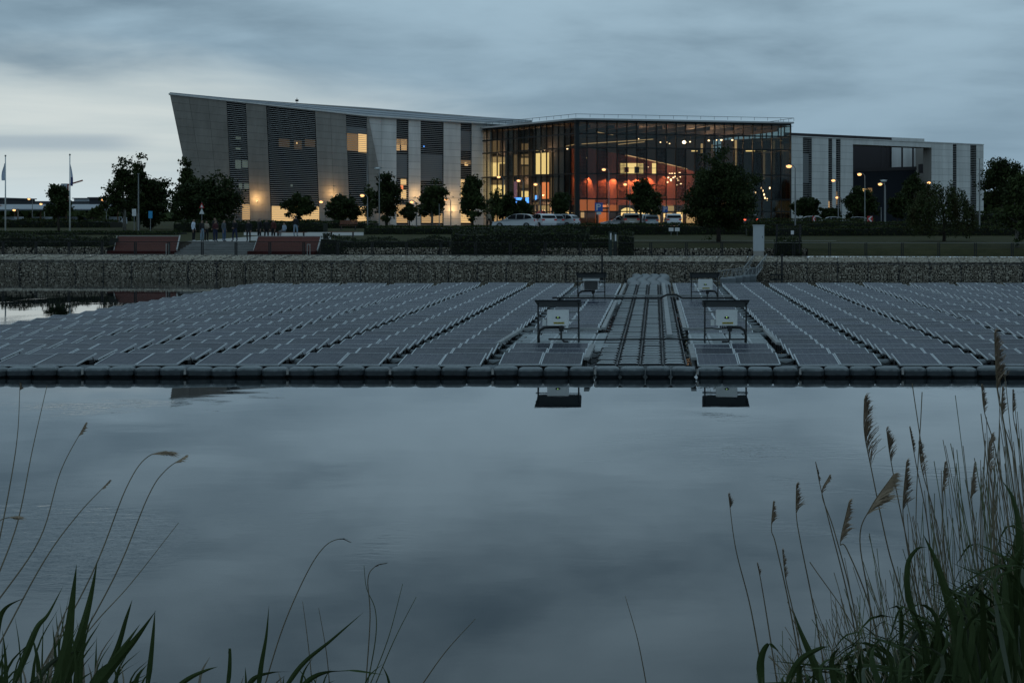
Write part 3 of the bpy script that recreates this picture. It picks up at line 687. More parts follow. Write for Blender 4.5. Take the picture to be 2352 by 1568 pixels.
def bay(Q, parent, patches=(), nsl=None, depth=.45, slat_m='louvre', skip_slats=()):
    n = facade_n(Q); Ht = (Q[3]-Q[0]).length
    back = MB().quad(*[quad_pt(Q, s, t)-n*depth for s, t in ((-.02, 0), (1.02, 0), (1.02, 1), (-.02, 1))]).build('window', 'dark_glass', parent)
    nsl = nsl or int(Ht/.27)
    for s_ in (0, 1):
        a = [quad_pt(Q, s_, t) for t in (0, 1)]
        MB().quad(a[0], a[0]-n*depth, a[1]-n*depth, a[1]).build('reveal', 'joint', parent)
    lv = MB()
    for i in range(nsl):
        t = (i+.5)/nsl; a, b = quad_pt(Q, .01, t)-n*.06, quad_pt(Q, .99, t)-n*.06
        h = Vector((0, 0, .026)); o = n*.07
        if any(t0 < t < t1 for t0, t1 in skip_slats): continue
        lv.hexa([a-o-h*.6, b-o-h*.6, b+o-h*1.2, a+o-h*1.2, a-o+h*1.2, b-o+h*1.2, b+o+h*.6, a+o+h*.6])
    tag(lv.build('louvre', slat_m, parent), kind='stuff')
    P4 = [proj(q) for q in Q]
    for (x0, x1, y0, y1, m) in patches:
        c = []
        for (x, y) in ((x0, y1), (x1, y1), (x1, y0), (x0, y0)):
            t = (P4[0][1]-y)/(P4[0][1]-P4[3][1]); xl = P4[0][0]+(P4[3][0]-P4[0][0])*t; xr = P4[1][0]+(P4[2][0]-P4[1][0])*t
            c.append(quad_pt(Q, (x-xl)/(xr-xl), t)-n*(depth-.06))
        MB().quad(*c).build('lit_pane', m, back)

ZB = 2.75
cen = empty('research_centre'); tag(cen, 'angular grey concrete building with tall louvred windows and an overhanging left corner', 'building')
# wing A: the leaning wall at the left
ATL, ATR = at(390, 217, 230), at(846, 267.5, 240)
ABL, ABR = at(453, 500, 235.5), at(897, 500, 240.6); ABL.z = ABR.z = ZB
tops = (390, 520.5, 564.5, 611.5, 723.5, 794.5, 842, 846)
bots = (453, 533, 575.5, 623.5, 734.5, 804, 851, 897)
AE = [(on_line(ATL, ATR, a), on_line(ABL, ABR, b)) for a, b in zip(tops, bots)]
def AQ(i): return (AE[i][1], AE[i+1][1], AE[i+1][0], AE[i][0])
for i, c in ((0, 3), (2, 1), (4, 2), (6, 1)): panels(AQ(i), cen, 'concrete', 17, c)
bay(AQ(1), cen, [(541, 553, 313, 318, 'lit_cool'), (541, 552, 337, 343, 'lit_cool'), (540, 553, 367, 386, 'lit_cool'), (556, 569, 367, 384, 'lit_cool'), (548, 556, 421, 434, 'lit_cool'), (560, 572, 421, 432, 'lit_cool'), (556, 574, 470, 506, 'lit_tan')])
bay(AQ(3), cen, [(675, 693, 318, 338, 'lit_faint'), (680, 683, 321, 327, 'lit_warm'), (640, 665, 316, 335, 'lit_faint'), (700, 724, 312, 330, 'lit_faint'), (667, 672, 421, 428, 'lit_cool'), (624, 733, 474, 508, 'lit_warm'), (668, 676, 476, 504, 'lit_tan')])
bay(AQ(5), cen, [(795, 845, 290, 304, 'blind'), (797, 822, 306, 346, 'lit_dim'), (823, 845, 305, 347, 'lit_warm'), (808, 850, 474, 512, 'lit_warm')])
# wing B: the upright wall between the leaning wall and the glass hall
BTL, BTR = at(842, 267.2, 240.2), at(1125, 286.5, 247.6)
BBL, BBR = BTL.copy(), BTR.copy(); BBL.z = BBR.z = ZB
bx = (842, 910.5, 938, 966, 1018.5, 1058, 1083, 1125)
BE = [(on_line(BTL, BTR, a), on_line(BBL, BBR, a)) for a in bx]
def BQ(i): return (BE[i][1], BE[i+1][1], BE[i+1][0], BE[i][0])
for i, c in ((0, 2), (2, 1), (4, 1), (6, 1)): panels(BQ(i), cen, 'concrete_light', 15, c)
bay(BQ(1), cen, [(911, 937, 318, 332, 'lit_dim'), (911, 920, 318, 346, 'lit_tan'), (923, 936, 318, 344, 'lit_tan'), (911, 937, 354, 407, 'blind'), (922, 935, 411, 424, 'lit_warm'), (922, 928, 425, 434, 'lit_orange'), (923, 935, 436, 456, 'lit_warm'), (911, 937, 470, 512, 'lit_tan')])
bay(BQ(3), cen, [(967, 1018, 286, 302, 'dark_glass'), (967, 1018, 354, 415, 'blind'), (1004, 1017, 432, 440, 'lit_warm'), (970, 1018, 490, 512, 'lit_tan'), (974, 977, 334, 337, 'lit_blue')])
bay(BQ(5), cen, [(1058, 1083, 300, 346, 'blind'), (1069, 1077, 371, 380, 'lit_warm'), (1058, 1083, 368, 377, 'lit_dim'), (1058, 1069, 412, 456, 'lit_warm'), (1059, 1083, 479, 512, 'lit_warm')])
# roof
rb = [at(393, 215.5, 234), at(600, 233, 262), at(850, 249, 276), at(1060, 267, 291), at(1222, 277, 303)]
rf_front = [ATL, ATR, BTR]
nA = facade_n(AQ(0)); 
rl = [ATL+Vector((-.1, -.12, .05)), ATL.lerp(ATR, .45)+Vector((0, -.12, .05)), ATR+Vector((0, -.12, .05)), BTL.lerp(BTR, .55)+Vector((0, -.12, .05)), BTR+Vector((2.4, -.1, .03))]
rm = MB()
for i in range(4):
    a, b, c, d = rl[i], rl[i+1], rb[i+1], rb[i]
    for k in range(5):
        t0, t1 = k/5, (k+.97)/5; o = Vector((0, 0, .10*((i*3+k) % 3)))
        q = [a.lerp(d, t0), b.lerp(c, t0), b.lerp(c, t1), a.lerp(d, t1)]
        MB().hexa([p-Vector((0, 0, .15)) for p in q]+[p+o for p in q]).build('roof_strip', 'roof_sheet', cen)
cp = MB()
for a, b in ((rl[0], rl[2]), (rl[2], rl[4])): cp.bar(a+Vector((0, -.08, .02)), b+Vector((0, -.08, .02)), .16, .18)
cp.build('coping', 'concrete_light', cen)
for (x0, x1, y, Yd) in ((720, 760, 244, 262), (780, 818, 249.5, 262)):
    p, q = at(x0, y, Yd), at(x1, y+3, Yd); MB().bar(p, q, 2.0, .25).build('roof_light', 'roof_dark', cen)
bw_ = MB()
bw_.quad(rb[0]*1, rb[4]*1, Vector((rb[4].x, rb[4].y, ZB)), Vector((ABL.x+6, 262, ZB))); bw_.quad(ATL-nA*.3, rb[0], Vector((ABL.x+6, 262, ZB)), ABL-nA*.3)
bw_.build('back_wall', 'concrete', cen)
p = at(682, 240, 268); tag(MB().cyl(p-Vector((0, 0, 1)), .05, 2.0, 6).bar(p+Vector((-.25, 0, .6)), p+Vector((.25, 0, .6)), .05, .3).build('antenna', 'dark_steel', cen))
# wall lamps that wash the concrete
def wall_lamp(x, y, Q, power, size=.12, out=.45):
    P4 = [proj(q) for q in Q]; t = (P4[0][1]-y)/(P4[0][1]-P4[3][1]); xl = P4[0][0]+(P4[3][0]-P4[0][0])*t; xr = P4[1][0]+(P4[2][0]-P4[1][0])*t
    n = facade_n(Q); p = quad_pt(Q, (x-xl)/(xr-xl), t)+n*.1
    MB().box(p+n*.12, (.22, .22, .12)).build('wall_lamp', 'galvanised', cen)
    l = bpy.data.lights.new('wall_lamp_light', 'POINT'); l.energy = power*1.5; l.color = (1, .60, .24); l.shadow_soft_size = size
    o = bpy.data.objects.new('wall_lamp_light', l); col.objects.link(o); o.location = p+n*out+Vector((0, 0, .35)); o.parent = cen
wall_lamp(590, 461, AQ(2), 75, out=.9); wall_lamp(762, 448, AQ(4), 48, out=.9); wall_lamp(975-22, 452, BQ(2), 35, out=.9); wall_lamp(1037, 486, BQ(4), 45, out=.9); wall_lamp(1040, 452, BQ(4), 12, out=.9); wall_lamp(880, 494, AQ(6), 6, out=.7)

# ------------------------------------------------------------------ the glass hall
hall = empty('glass_hall'); tag(hall, 'lit glass curtain-walled entrance hall with orange drum inside', 'building')
HC, HL, HR = Vector((-10.28, 225, 0)), Vector((-24.9, 247.4, 0)), Vector((18.32, 234, 0))
ZR = [2.75, 4.70, 6.35, 9.65, 13.1, 14.9, 16.55]
def face(a, b, nb_, frits, flip):
    d = (b-a); ln = d.length; d.normalize(); ang = math.atan2(d.y, d.x); w = ln/nb_; n = Vector((d.y, -d.x, 0))
    if flip: n = -n
    for r in range(6):
        z0, z1 = ZR[r], ZR[r+1]
        me = {}
        for m in ('curtain_glass', 'frit_glass', 'clear_glass'): me[m] = MB().hexa([(.03, -.02, .03), (w-.03, -.02, .03), (w-.03, .02, .03), (.03, .02, .03), (.03, -.02, z1-z0-.03), (w-.03, -.02, z1-z0-.03), (w-.03, .02, z1-z0-.03), (.03, .02, z1-z0-.03)]).mesh('pane', m)
        for k in range(nb_):
            m = 'frit_glass' if frits(k, r) else ('clear_glass' if r == 0 else 'curtain_glass')
            o = link('pane', me[m], hall); o.location = a+d*(k*w)+Vector((0, 0, z0)); o.rotation_euler.z = ang
    vm = MB().box((0, 0, (ZR[-1]-ZR[0])/2), (.10, .16, ZR[-1]-ZR[0])).mesh('mullion', 'mullion')
    for k in range(nb_+1): o = link('mullion', vm, hall); o.location = a+d*(k*w)+n*.08+Vector((0, 0, ZR[0])); o.rotation_euler.z = ang
    for z in ZR[1:]: MB().bar(a+n*.06+Vector((0, 0, z)), b+n*.06+Vector((0, 0, z)), .16, .17).build('transom', 'mullion', hall)
face(HC, HL, 17, lambda k, r: False, True)
face(HC, HR, 22, lambda k, r: r in (2, 3) and k % 2 == 0, False)
side = Vector((-9, 28.6, 0)).normalized()
HS = HR+side*32
face(HR, HS, 14, lambda k, r: False, False)
MB().box((HC.x, HC.y-.1, (16.55+2.75)/2), (.55, .5, 13.8), R(20)).build('corner_post', 'mullion', hall)
top = [HL+Vector((-.3, -.4, 0)), HC+Vector((-.1, -.8, 0)), HR+Vector((.5, -.4, 0)), HS+Vector((.4, .3, 0)), Vector((-14, 272, 0))]
rr = MB()
lo, hi = [p+Vector((0, 0, 16.66)) for p in top], [p+Vector((0, 0, 16.88)) for p in top]
rr.add(lo+hi, [(4, 3, 2, 1, 0), (5, 6, 7, 8, 9)]+[(i, (i+1) % 5, 5+(i+1) % 5, 5+i) for i in range(5)])
rr.build('roof_slab', 'roof_white', hall)
rl_ = MB()
for a, b in zip(top[:3], top[1:4]):
    n_ = int((b-a).length/1.9)
    for k in range(n_+1): q = a.lerp(b, k/n_); rl_.bar(q+Vector((0, .3, 17.0)), q+Vector((0, .3, 17.42)), .04, .04)
    rl_.bar(a+Vector((0, .3, 17.42)), b+Vector((0, .3, 17.42)), .05, .05)
rl_.build('roof_railing', 'dark_steel', hall)
ce = MB(); ce.add([p+Vector((0, 0, 16.3)) for p in top], [(4, 3, 2, 1, 0)]); ce.build('ceiling', 'interior_grey', hall)
fl_ = MB(); fl_.add([p+Vector((0, 0, 2.83)) for p in top], [(0, 1, 2, 3, 4)]); fl_.build('hall_floor', 'interior_floor', hall)
bkp = [HS+Vector((.2, .1, 0)), Vector((-13, 270, 0)), HL+Vector((4, 6, 0))]
bw2 = MB()
for a, b in zip(bkp, bkp[1:]): bw2.quad(a+Vector((0, 0, 2.8)), b+Vector((0, 0, 2.8)), b+Vector((0, 0, 16.3)), a+Vector((0, 0, 16.3)))
bw2.build('inner_wall', 'interior_grey', hall)
# ceiling beams
bm_ = MB()
for k in range(9):
    t = (k+.5)/9; a = HC.lerp(HR, t)+Vector((0, 1, 15.9)); bm_.bar(a, a+side*28, .25, .5)
tag(bm_.build('ceiling_beam', 'interior_dark', hall), kind='stuff')
# inner wall of offices behind the left face
ldir = (HL-HC).normalized(); lin = Vector((ldir.y, -ldir.x, 0))
c0, c1 = HL+lin*1.3-ldir*.6, HL.lerp(HC, .80)+lin*1.3
core_ = MB(); core_.quad(c0+Vector((0, 0, 2.8)), c1+Vector((0, 0, 2.8)), c1+Vector((0, 0, 16.2)), c0+Vector((0, 0, 16.2))); core_.quad(c1+Vector((0, 0, 2.8)), c1+Vector((-1.5, 14, 2.8)), c1+Vector((-1.5, 14, 16.2)), c1+Vector((0, 0, 16.2)))
core_.build('office_wall', 'interior_grey', hall)
def on_core(x, y, off=.08):
    p = on_line(c0, c1, x); return Vector((p.x, p.y, H-(y-CY)*p.y/F))-lin*off
for (x0, x1, y0, y1, m) in ((1129, 1149, 323, 361, 'lit_dim'), (1129, 1165, 361, 374, 'lit_tan'), (1129, 1165, 374, 376, 'lit_yellow'), (1129, 1148, 376, 406, 'lit_yellow'), (1129, 1165, 414, 425, 'lit_dim'), (1129, 1165, 425, 456, 'lit_yellow'), (1130, 1164, 490, 510, 'lit_tan'),
        (1198, 1215, 363, 378, 'lit_tan'), (1179, 1195, 417, 473, 'lit_pink'), (1199, 1218, 425, 432, 'lit_dim'), (1199, 1218, 439, 453, 'lit_yellow'), (1229, 1262, 346, 350, 'lit_yellow'), (1229, 1262, 351, 400, 'lit_yellow'), (1152, 1165, 376, 406, 'lit_dim'), (1114, 1126, 320, 410, 'lit_dim'), (1199, 1218, 330, 360, 'lit_dim'), (1199, 1218, 382, 410, 'lit_dim'), (1199, 1224, 478, 508, 'lit_tan'), (1170, 1194, 478, 508, 'lit_dim'), (1266, 1272, 340, 470, 'lit_dim'), (1170, 1176, 330, 395, 'interior_dark'), (1180, 1196, 355, 410, 'lit_dim'), (1226, 1238, 419, 470, 'lit_dim'), (1246, 1262, 419, 460, 'lit_orange'), (1238, 1262, 472, 508, 'lit_tan')):
    MB().quad(on_core(x0, y1), on_core(x1, y1), on_core(x1, y0), on_core(x0, y0)).build('lit_room_wall', m, hall)  # glowing quads for lit rooms, and for lamplight on the office wall
for k, x in enumerate((1168, 1196, 1222)): a = on_core(x, 500, .25); MB().bar((a.x, a.y, 2.8), (a.x, a.y, 16), .5, .5).build('pillar', 'interior_grey', hall)
fl2 = MB()
for z in (6.2, 9.5, 12.9): fl2.bar(c0+Vector((0, 0, z))-lin*.1, c1+Vector((0, 0, z))-lin*.1, .3, .35)
fl2.build('floor_edge', 'interior_dark', hall)
# screens and the red pod near the entrance
for (x0, x1, y0, y1) in ((1204, 1219, 454, 460), (1204, 1218, 462, 469), (1229, 1236, 454, 469), (1251, 1254, 449, 459)):
    a, b = on_core(x0, y1, 1.5), on_core(x1, y1, 1.5); c, d = on_core(x1, y0, 1.5), on_core(x0, y0, 1.5)
    tag(MB().quad(a, b, c, d).quad(a+lin*.08, d+lin*.08, c+lin*.08, b+lin*.08).build('screen', 'lit_blue', hall))
pp = at(1245, 489, 233); pod = empty('reception_pod', (pp.x, pp.y, 2.83)); tag(pod, 'round red pod standing inside the glass hall near the entrance', 'pod')
MB().ball((0, 0, 1.05), (1.0, 1.0, 1.05), 18, 12).build('shell', 'red_pod', pod, True); MB().tube([(-.55, -.86, .2), (-.3, -.98, 1.0), (-.42, -.86, 1.7)], .03, 6).build('door_seam', 'interior_dark', pod)
# the drum
DC, DR = Vector((-3.2, 250.0, 0)), 9.0
dr = MB(); n = 56; zt = lambda a: 12.4-1.9*math.cos(a-R(0))*1.0
ring = [(DC.x+DR*math.cos(2*math.pi*k/n), DC.y+DR*math.sin(2*math.pi*k/n)) for k in range(n)]
vs2 = [(x, y, 5.7) for x, y in ring]+[(x, y, zt(2*math.pi*k/n)) for k, (x, y) in enumerate(ring)]
dr.add(vs2, [(k, (k+1) % n, n+(k+1) % n, n+k) for k in range(n)]+[tuple(range(n-1, -1, -1)), tuple(range(n, 2*n))])
dr.build('drum', 'drum_red', hall)
cv_ = MB(); cv_.tube([(DC.x+(DR+.08)*math.cos(2*math.pi*k/n), DC.y+(DR+.08)*math.sin(2*math.pi*k/n), zt(2*math.pi*k/n)+.05) for k in range(int(n*.745), n-4)], .07, 5); cv_.build('drum_rim_glow', 'cove', hall)  # glowing strip put in for light on the drum's top edge
def on_drum(x, z, off=.06):
    best = None
    for k in range(400):
        a = math.pi+math.pi*k/399; p = Vector((DC.x+(DR+off)*math.cos(a), DC.y+(DR+off)*math.sin(a), z)); e = abs(proj(p)[0]-x)
        if best is None or e < best[0]: best = (e, p)
    return best[1]
zy = lambda y, Y: H-(y-CY)*Y/F
def drum_patch(x0, x1, y0, y1, m, name='drum_window', off=.06):
    s = MB(); k_ = 6
    for k in range(k_):
        a, b = on_drum(x0+(x1-x0)*k/k_, 0, off), on_drum(x0+(x1-x0)*(k+1)/k_, 0, off)
        s.quad((a.x, a.y, zy(y1, a.y)), (b.x, b.y, zy(y1, b.y)), (b.x, b.y, zy(y0, b.y)), (a.x, a.y, zy(y0, a.y)))
    s.build(name, m, hall)
drum_patch(1425, 1507, 375, 399, 'lit_yellow'); drum_patch(1434, 1444, 384, 396, 'red_pod', 'poster', .12); drum_patch(1457, 1468, 383, 398, 'interior_dark', 'cabinet', .12); drum_patch(1478, 1498, 375, 399, 'drum_red', 'pillar', .12)
drum_patch(1424, 1508, 386, 387, 'interior_dark', 'window_rail', .14)
for x, y, pw in ((1316, 407, 60), (1346, 405, 75), (1384, 408, 60), (1406, 408, 75), (1441, 410, 55), (1463, 408, 60), (1488, 404, 95), (1528, 402, 60)):
    p = on_drum(x, zy(y, 241), .75); l = bpy.data.lights.new('drum_light', 'SPOT'); l.energy = pw*10; l.color = (1, .46, .20); l.spot_size = R(84); l.spot_blend = .25; l.shadow_soft_size = .06
    o = bpy.data.objects.new('drum_light', l); col.objects.link(o); o.location = p+Vector((0, 0, .25)); o.parent = hall
    tgt = on_drum(x, zy(y, 241)-2.2, -.1); o.rotation_euler = (tgt-o.location).to_track_quat('-Z', 'Y').to_euler()
# ground floor core under the drum, with lit openings and glowing quads for lamplit orange panels
g0, g1 = at(1296, 500, 242), at(1700, 500, 246)
gw = MB(); gw.hexa([Vector((g0.x, g0.y, 2.8)), Vector((g1.x, g1.y, 2.8)), Vector((g1.x, g1.y+8, 2.8)), Vector((g0.x, g0.y+8, 2.8)), Vector((g0.x, g0.y, 5.7)), Vector((g1.x, g1.y, 5.7)), Vector((g1.x, g1.y+8, 5.7)), Vector((g0.x, g0.y+8, 5.7))]); gw.build('ground_core', 'interior_dark', hall)
def on_g(x, y, off=.1): p = on_line(g0, g1, x); return Vector((p.x, p.y-off, H-(y-CY)*p.y/F))
for (x0, x1, y0, y1, m) in ((1332, 1366, 458, 484, 'lit_deep'), (1370, 1398, 458, 476, 'lit_orange'), (1399, 1420, 458, 486, 'lit_deep'), (1296, 1306, 484, 512, 'lit_yellow'), (1334, 1342, 484, 500, 'lit_tan'), (1368, 1400, 480, 512, 'lit_deep'), (1524, 1546, 460, 472, 'lit_deep'), (1524, 1548, 473, 488, 'lit_tan'), (1524, 1544, 490, 512, 'lit_yellow'), (1552, 1572, 486, 512, 'lit_yellow'), (1575, 1600, 492, 512, 'lit_tan'), (1505, 1516, 486, 512, 'lit_tan'), (1650, 1690, 462, 490, 'lit_dim')):
    MB().quad(on_g(x0, y1), on_g(x1, y1), on_g(x1, y0), on_g(x0, y0)).build('lit_room_wall', m, hall)
for xc in (1441, 1482):       # two lit arches
    pts = [on_g(xc-19, 513), on_g(xc+19, 513)]+[on_g(xc+19*math.cos(R(a)), 494-17*math.sin(R(a))) for a in range(0, 181, 15)]
    MB().poly(pts).build('lit_arch', 'lit_yellow', hall)
for x in (1330, 1372, 1424, 1462, 1521, 1570): p = on_g(x, 500, 1.2); MB().cyl((p.x, p.y, 2.83), .18, 2.9, 8).build('pillar', 'interior_dark', hall)
# hanging lamps, chandelier, lit columns
for (x, y, Yd, r_, m) in ((1572, 327, 240, .30, 'lamp_white'), (1585, 326, 242, .12, 'lamp_small'), (1628, 323, 243, .16, 'lamp_small'), (1646, 322, 243, .09, 'lamp_small'), (1657, 322, 244, .16, 'lamp_small'), (1682, 322, 245, .14, 'lamp_small'), (1517, 327, 238, .10, 'lamp_small'), (1531, 327, 238, .10, 'lamp_small'), (1538, 330, 238, .09, 'lamp_small'), (1348, 363, 233, .10, 'lamp_small'), (1467, 319, 240, .08, 'lamp_small'), (1489, 384, 238, .06, 'lamp_small'), (1233, 337, 240, .16, 'lamp_small'), (1252, 329, 239, .08, 'lamp_small'), (1303, 342, 232, .12, 'lamp_small'), (1222, 419, 238, .08, 'lamp_small'), (1238, 420, 238, .08, 'lamp_small'), (1395, 470, 236, .07, 'lamp_small'), (1300, 466, 232, .10, 'lamp_small')):
    p = at(x, y, Yd); lp = empty('hanging_lamp', p); lp.parent = hall
    MB().ball((0, 0, 0), (r_, r_, r_*.7), 10, 6).build('bulb', m, lp, True); MB().cyl((0, 0, r_*.6), .02, max(.3, 15.8-p.z), 5).build('flex', 'interior_dark', lp)
ch = at(1548, 410, 236); chd = empty('chandelier', ch); tag(chd, 'cluster of glowing pendant lamps hanging inside the glass hall', 'chandelier')
rs = random.Random(3)
for k in range(16): q = Vector((rs.uniform(-.9, 1.2), rs.uniform(-.6, .6), rs.uniform(-1.0, .9))); MB().ball(q, (.13, .13, .09), 8, 5).build('bulb', 'lamp_small', chd, True)
MB().cyl((0, 0, .5), .03, 6.0, 5).build('flex', 'interior_dark', chd)
for (x, y0, y1, Yd, m) in ((1690, 322, 412, 246, 'lit_tan'), (1755, 352, 412, 247, 'lit_dim'), (1612, 330, 352, 250, 'lit_tan'), (1636, 332, 345, 250, 'lit_dim')):
    p = at(x, y1, Yd); q = at(x, y0, Yd); MB().cyl((p.x, p.y, p.z), .16, q.z-p.z, 8).build('lit_column', m, hall); MB().cyl((p.x, p.y, 2.83), .3, p.z-2.9, 8).build('column', 'interior_dark', hall)
for (x, y, w_, Yd) in ((1595, 347, 14, 246), (1724, 347, 22, 246)):
    p = at(x, y, Yd); MB().box(p, (w_*Yd/F, .2, .14)).build('light_bar', 'lit_yellow', hall)
for (x, y) in ((1720, 484-30), (1735, 442), (1752, 438), (1755, 447), (1757, 455), (1762, 458), (1749, 432), (1768, 432), (1731, 448)):
    p = at(x, y, 237); MB().ball(p, (.10, .10, .16), 7, 5).build('sparkle_lamp', 'lamp_small', hall)
for x, Yd, z, pw in ((1150, 243.5, 13.0, 40), (1200, 238.5, 9.0, 30), (1180, 240.5, 4.5, 30), (1250, 232.5, 13.0, 40), (1230, 243, 12.5, 260), (1290, 236, 13.5, 60), (1480, 236, 14.5, 60), (1600, 241, 14.2, 260), (1650, 243, 13.0, 320), (1440, 234, 4.6, 160), (1560, 238, 4.8, 120), (1250, 234, 5.0, 120)):
    l = bpy.data.lights.new('hall_fill_light', 'POINT'); l.energy = pw*2.6; l.color = (1, .58, .32); l.shadow_soft_size = .4  # added fill lights without fixtures, brightening the hall interior
    o = bpy.data.objects.new('hall_fill_light', l); col.objects.link(o); p = at(x, 0, Yd); o.location = (p.x, Yd, z); o.parent = hall

for (x0, y0, x1, y1, Yd) in ((1336, 331, 1500, 320, 243), (1372, 304, 1408, 310, 238), (1300, 336, 1330, 330, 240), (1420, 332, 1480, 326, 246), (1180, 338, 1262, 330, 246)):
    MB().bar(at(x0, y0, Yd), at(x1, y1, Yd+6), .06, .10).build('beam_glow', 'lit_tan', hall)  # glowing bars put in for lamplight along the ceiling beams
# ------------------------------------------------------------------ the grey wing at the right
wing = empty('grey_wing'); tag(wing, 'long pale concrete wing with a dark open recess right of the glass hall', 'building')
WTL, WTR = at(1814, 314, 240.5), at(2258.5, 334, 268.8); WTR.z = WTL.z = (WTL.z+WTR.z)/2
WBL, WBR = WTL.copy(), WTR.copy(); WBL.z = WBR.z = ZB
WB = WBL
def WQ(x0, x1, z0=None, z1=None):
    a, b = on_line(WBL, WBR, x0), on_line(WBL, WBR, x1); a, b = a.copy(), b.copy(); c, d = b.copy(), a.copy()
    a.z = b.z = ZB if z0 is None else z0; c.z = d.z = WTL.z if z1 is None else z1
    return (a, b, c, d)
for x0, x1, c in ((1814, 1843.5, 1), (1864, 1902, 2), (1911, 1919.5, 1), (1930, 1958.5, 1), (2139, 2188, 2), (2196.5, 2228, 1), (2242, 2258.5, 1)): panels(WQ(x0, x1), wing, 'concrete_light', 13, c)
bay(WQ(1843.5, 1864), wing, [(1845, 1862, 352, 420, 'blind')]); bay(WQ(1902, 1911), wing, [(1903, 1910, 462, 490, 'lit_tan')]); bay(WQ(1919.5, 1930), wing, [(1921, 1928, 440, 470, 'lit_dim')])
bay(WQ(2188, 2196.5), wing); bay(WQ(2228, 2242), wing, [(2230, 2236, 402, 450, 'blind')])
zt_ = WTL.z; zbeam = zt_-.72
panels(WQ(1958.5, 2139, zbeam, zt_), wing, 'concrete_light', 1, 6)
wd_ = (WBR-WBL).normalized(); win = Vector((-wd_.y, wd_.x, 0)); 
qa, qb = on_line(WBL, WBR, 1958.5), on_line(WBL, WBR, 2139)
MB().hexa([p+Vector((0, 0, z)) for z in (zbeam-ZB, zt_-ZB-.15) for p in (qa+win*.3, qb+win*.3, qb+win*3.0, qa+win*3.0)]).build('beam', 'concrete', wing)
rec = MB(); rec.quad(qa, qa+win*14, qa+win*14+Vector((0, 0, 12.3)), qa+Vector((0, 0, 12.3))); rec.quad(qb, qb+Vector((0, 0, 12.3)), qb+win*1.6+Vector((0, 0, 12.3)), qb+win*1.6)
rec.build('recess_side', 'concrete', wing)
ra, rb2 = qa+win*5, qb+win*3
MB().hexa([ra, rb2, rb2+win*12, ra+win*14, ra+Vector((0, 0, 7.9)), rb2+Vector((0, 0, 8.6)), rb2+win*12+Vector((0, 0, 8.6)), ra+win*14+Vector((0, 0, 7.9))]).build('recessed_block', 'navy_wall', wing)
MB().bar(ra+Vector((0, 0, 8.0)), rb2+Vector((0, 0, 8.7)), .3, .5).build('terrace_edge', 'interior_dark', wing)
uw0, uw1 = qa+win*14, on_line(qa+win*14, qb+win*14, 2120)
MB().quad(uw0+Vector((0, 0, 7)), uw1+Vector((0, 0, 7)), uw1+Vector((0, 0, 14)), uw0+Vector((0, 0, 14))).build('upper_wall', 'interior_dark', wing)
uw2 = on_line(qa+win*14, qb+win*14, 2045)
MB().quad(uw2+Vector((0, 0, 7))-win*.3, uw1+Vector((0, 0, 7))-win*.3, uw1+Vector((0, 0, 14))-win*.3, uw2+Vector((0, 0, 14))-win*.3).build('upper_wall', 'concrete_light', wing)
for x in (2024, 2036, 2072, 2097): p = on_line(qa+win*9, qb+win*9, x); MB().bar(p+Vector((0, 0, 7.5)), p+Vector((0, 0, 12.4)), .25, .25).build('pillar', 'interior_dark', wing)
p = on_line(qa+win*8, qb+win*8, 2128); MB().box(p+Vector((0, 0, 8.9)), (2.3, 2, 1.4)).build('roof_unit', 'interior_dark', wing)
for (x0, x1, y0, y1, m) in ((1980, 1990, 434, 446, 'lit_yellow'), (1992, 2002, 432, 470, 'lit_dim')):
    def onr(x, y): q = on_line(ra, rb2, x); return Vector((q.x, q.y, H-(y-CY)*q.y/F))-win*.1
    MB().quad(onr(x0, y1), onr(x1, y1), onr(x1, y0), onr(x0, y0)).build('lit_pane', m, wing)
rfw = MB(); e0, e1 = WTL+Vector((0, 0, .02)), WTR+Vector((0, 0, .02))
rfw.hexa([e0-win*.15, e1-win*.15, e1+win*.5, e0+win*.5]+[p+Vector((0, 0, .14)) for p in (e0-win*.15, e1-win*.15, e1+win*.5, e0+win*.5)]); rfw.build('coping', 'concrete_light', wing)
MB().quad(WBR, WBR+win*16, WBR+win*16+Vector((0, 0, 12.4)), WBR+Vector((0, 0, 12.4))).build('end_wall', 'concrete', wing)
for x0, x1, dp in ((1814, 1958.5, 14), (2139, 2258.5, 1.6)):
    a, b = on_line(WTL, WTR, x0), on_line(WTL, WTR, x1); MB().quad(a+win*.3, b+win*.3, b+win*dp, a+win*dp).build('roof', 'roof_dark', wing)
    MB().quad(a+win*dp, b+win*dp, b+win*dp-Vector((0, 0, 12.4)), a+win*dp-Vector((0, 0, 12.4))).build('back_wall', 'interior_dark', wing)
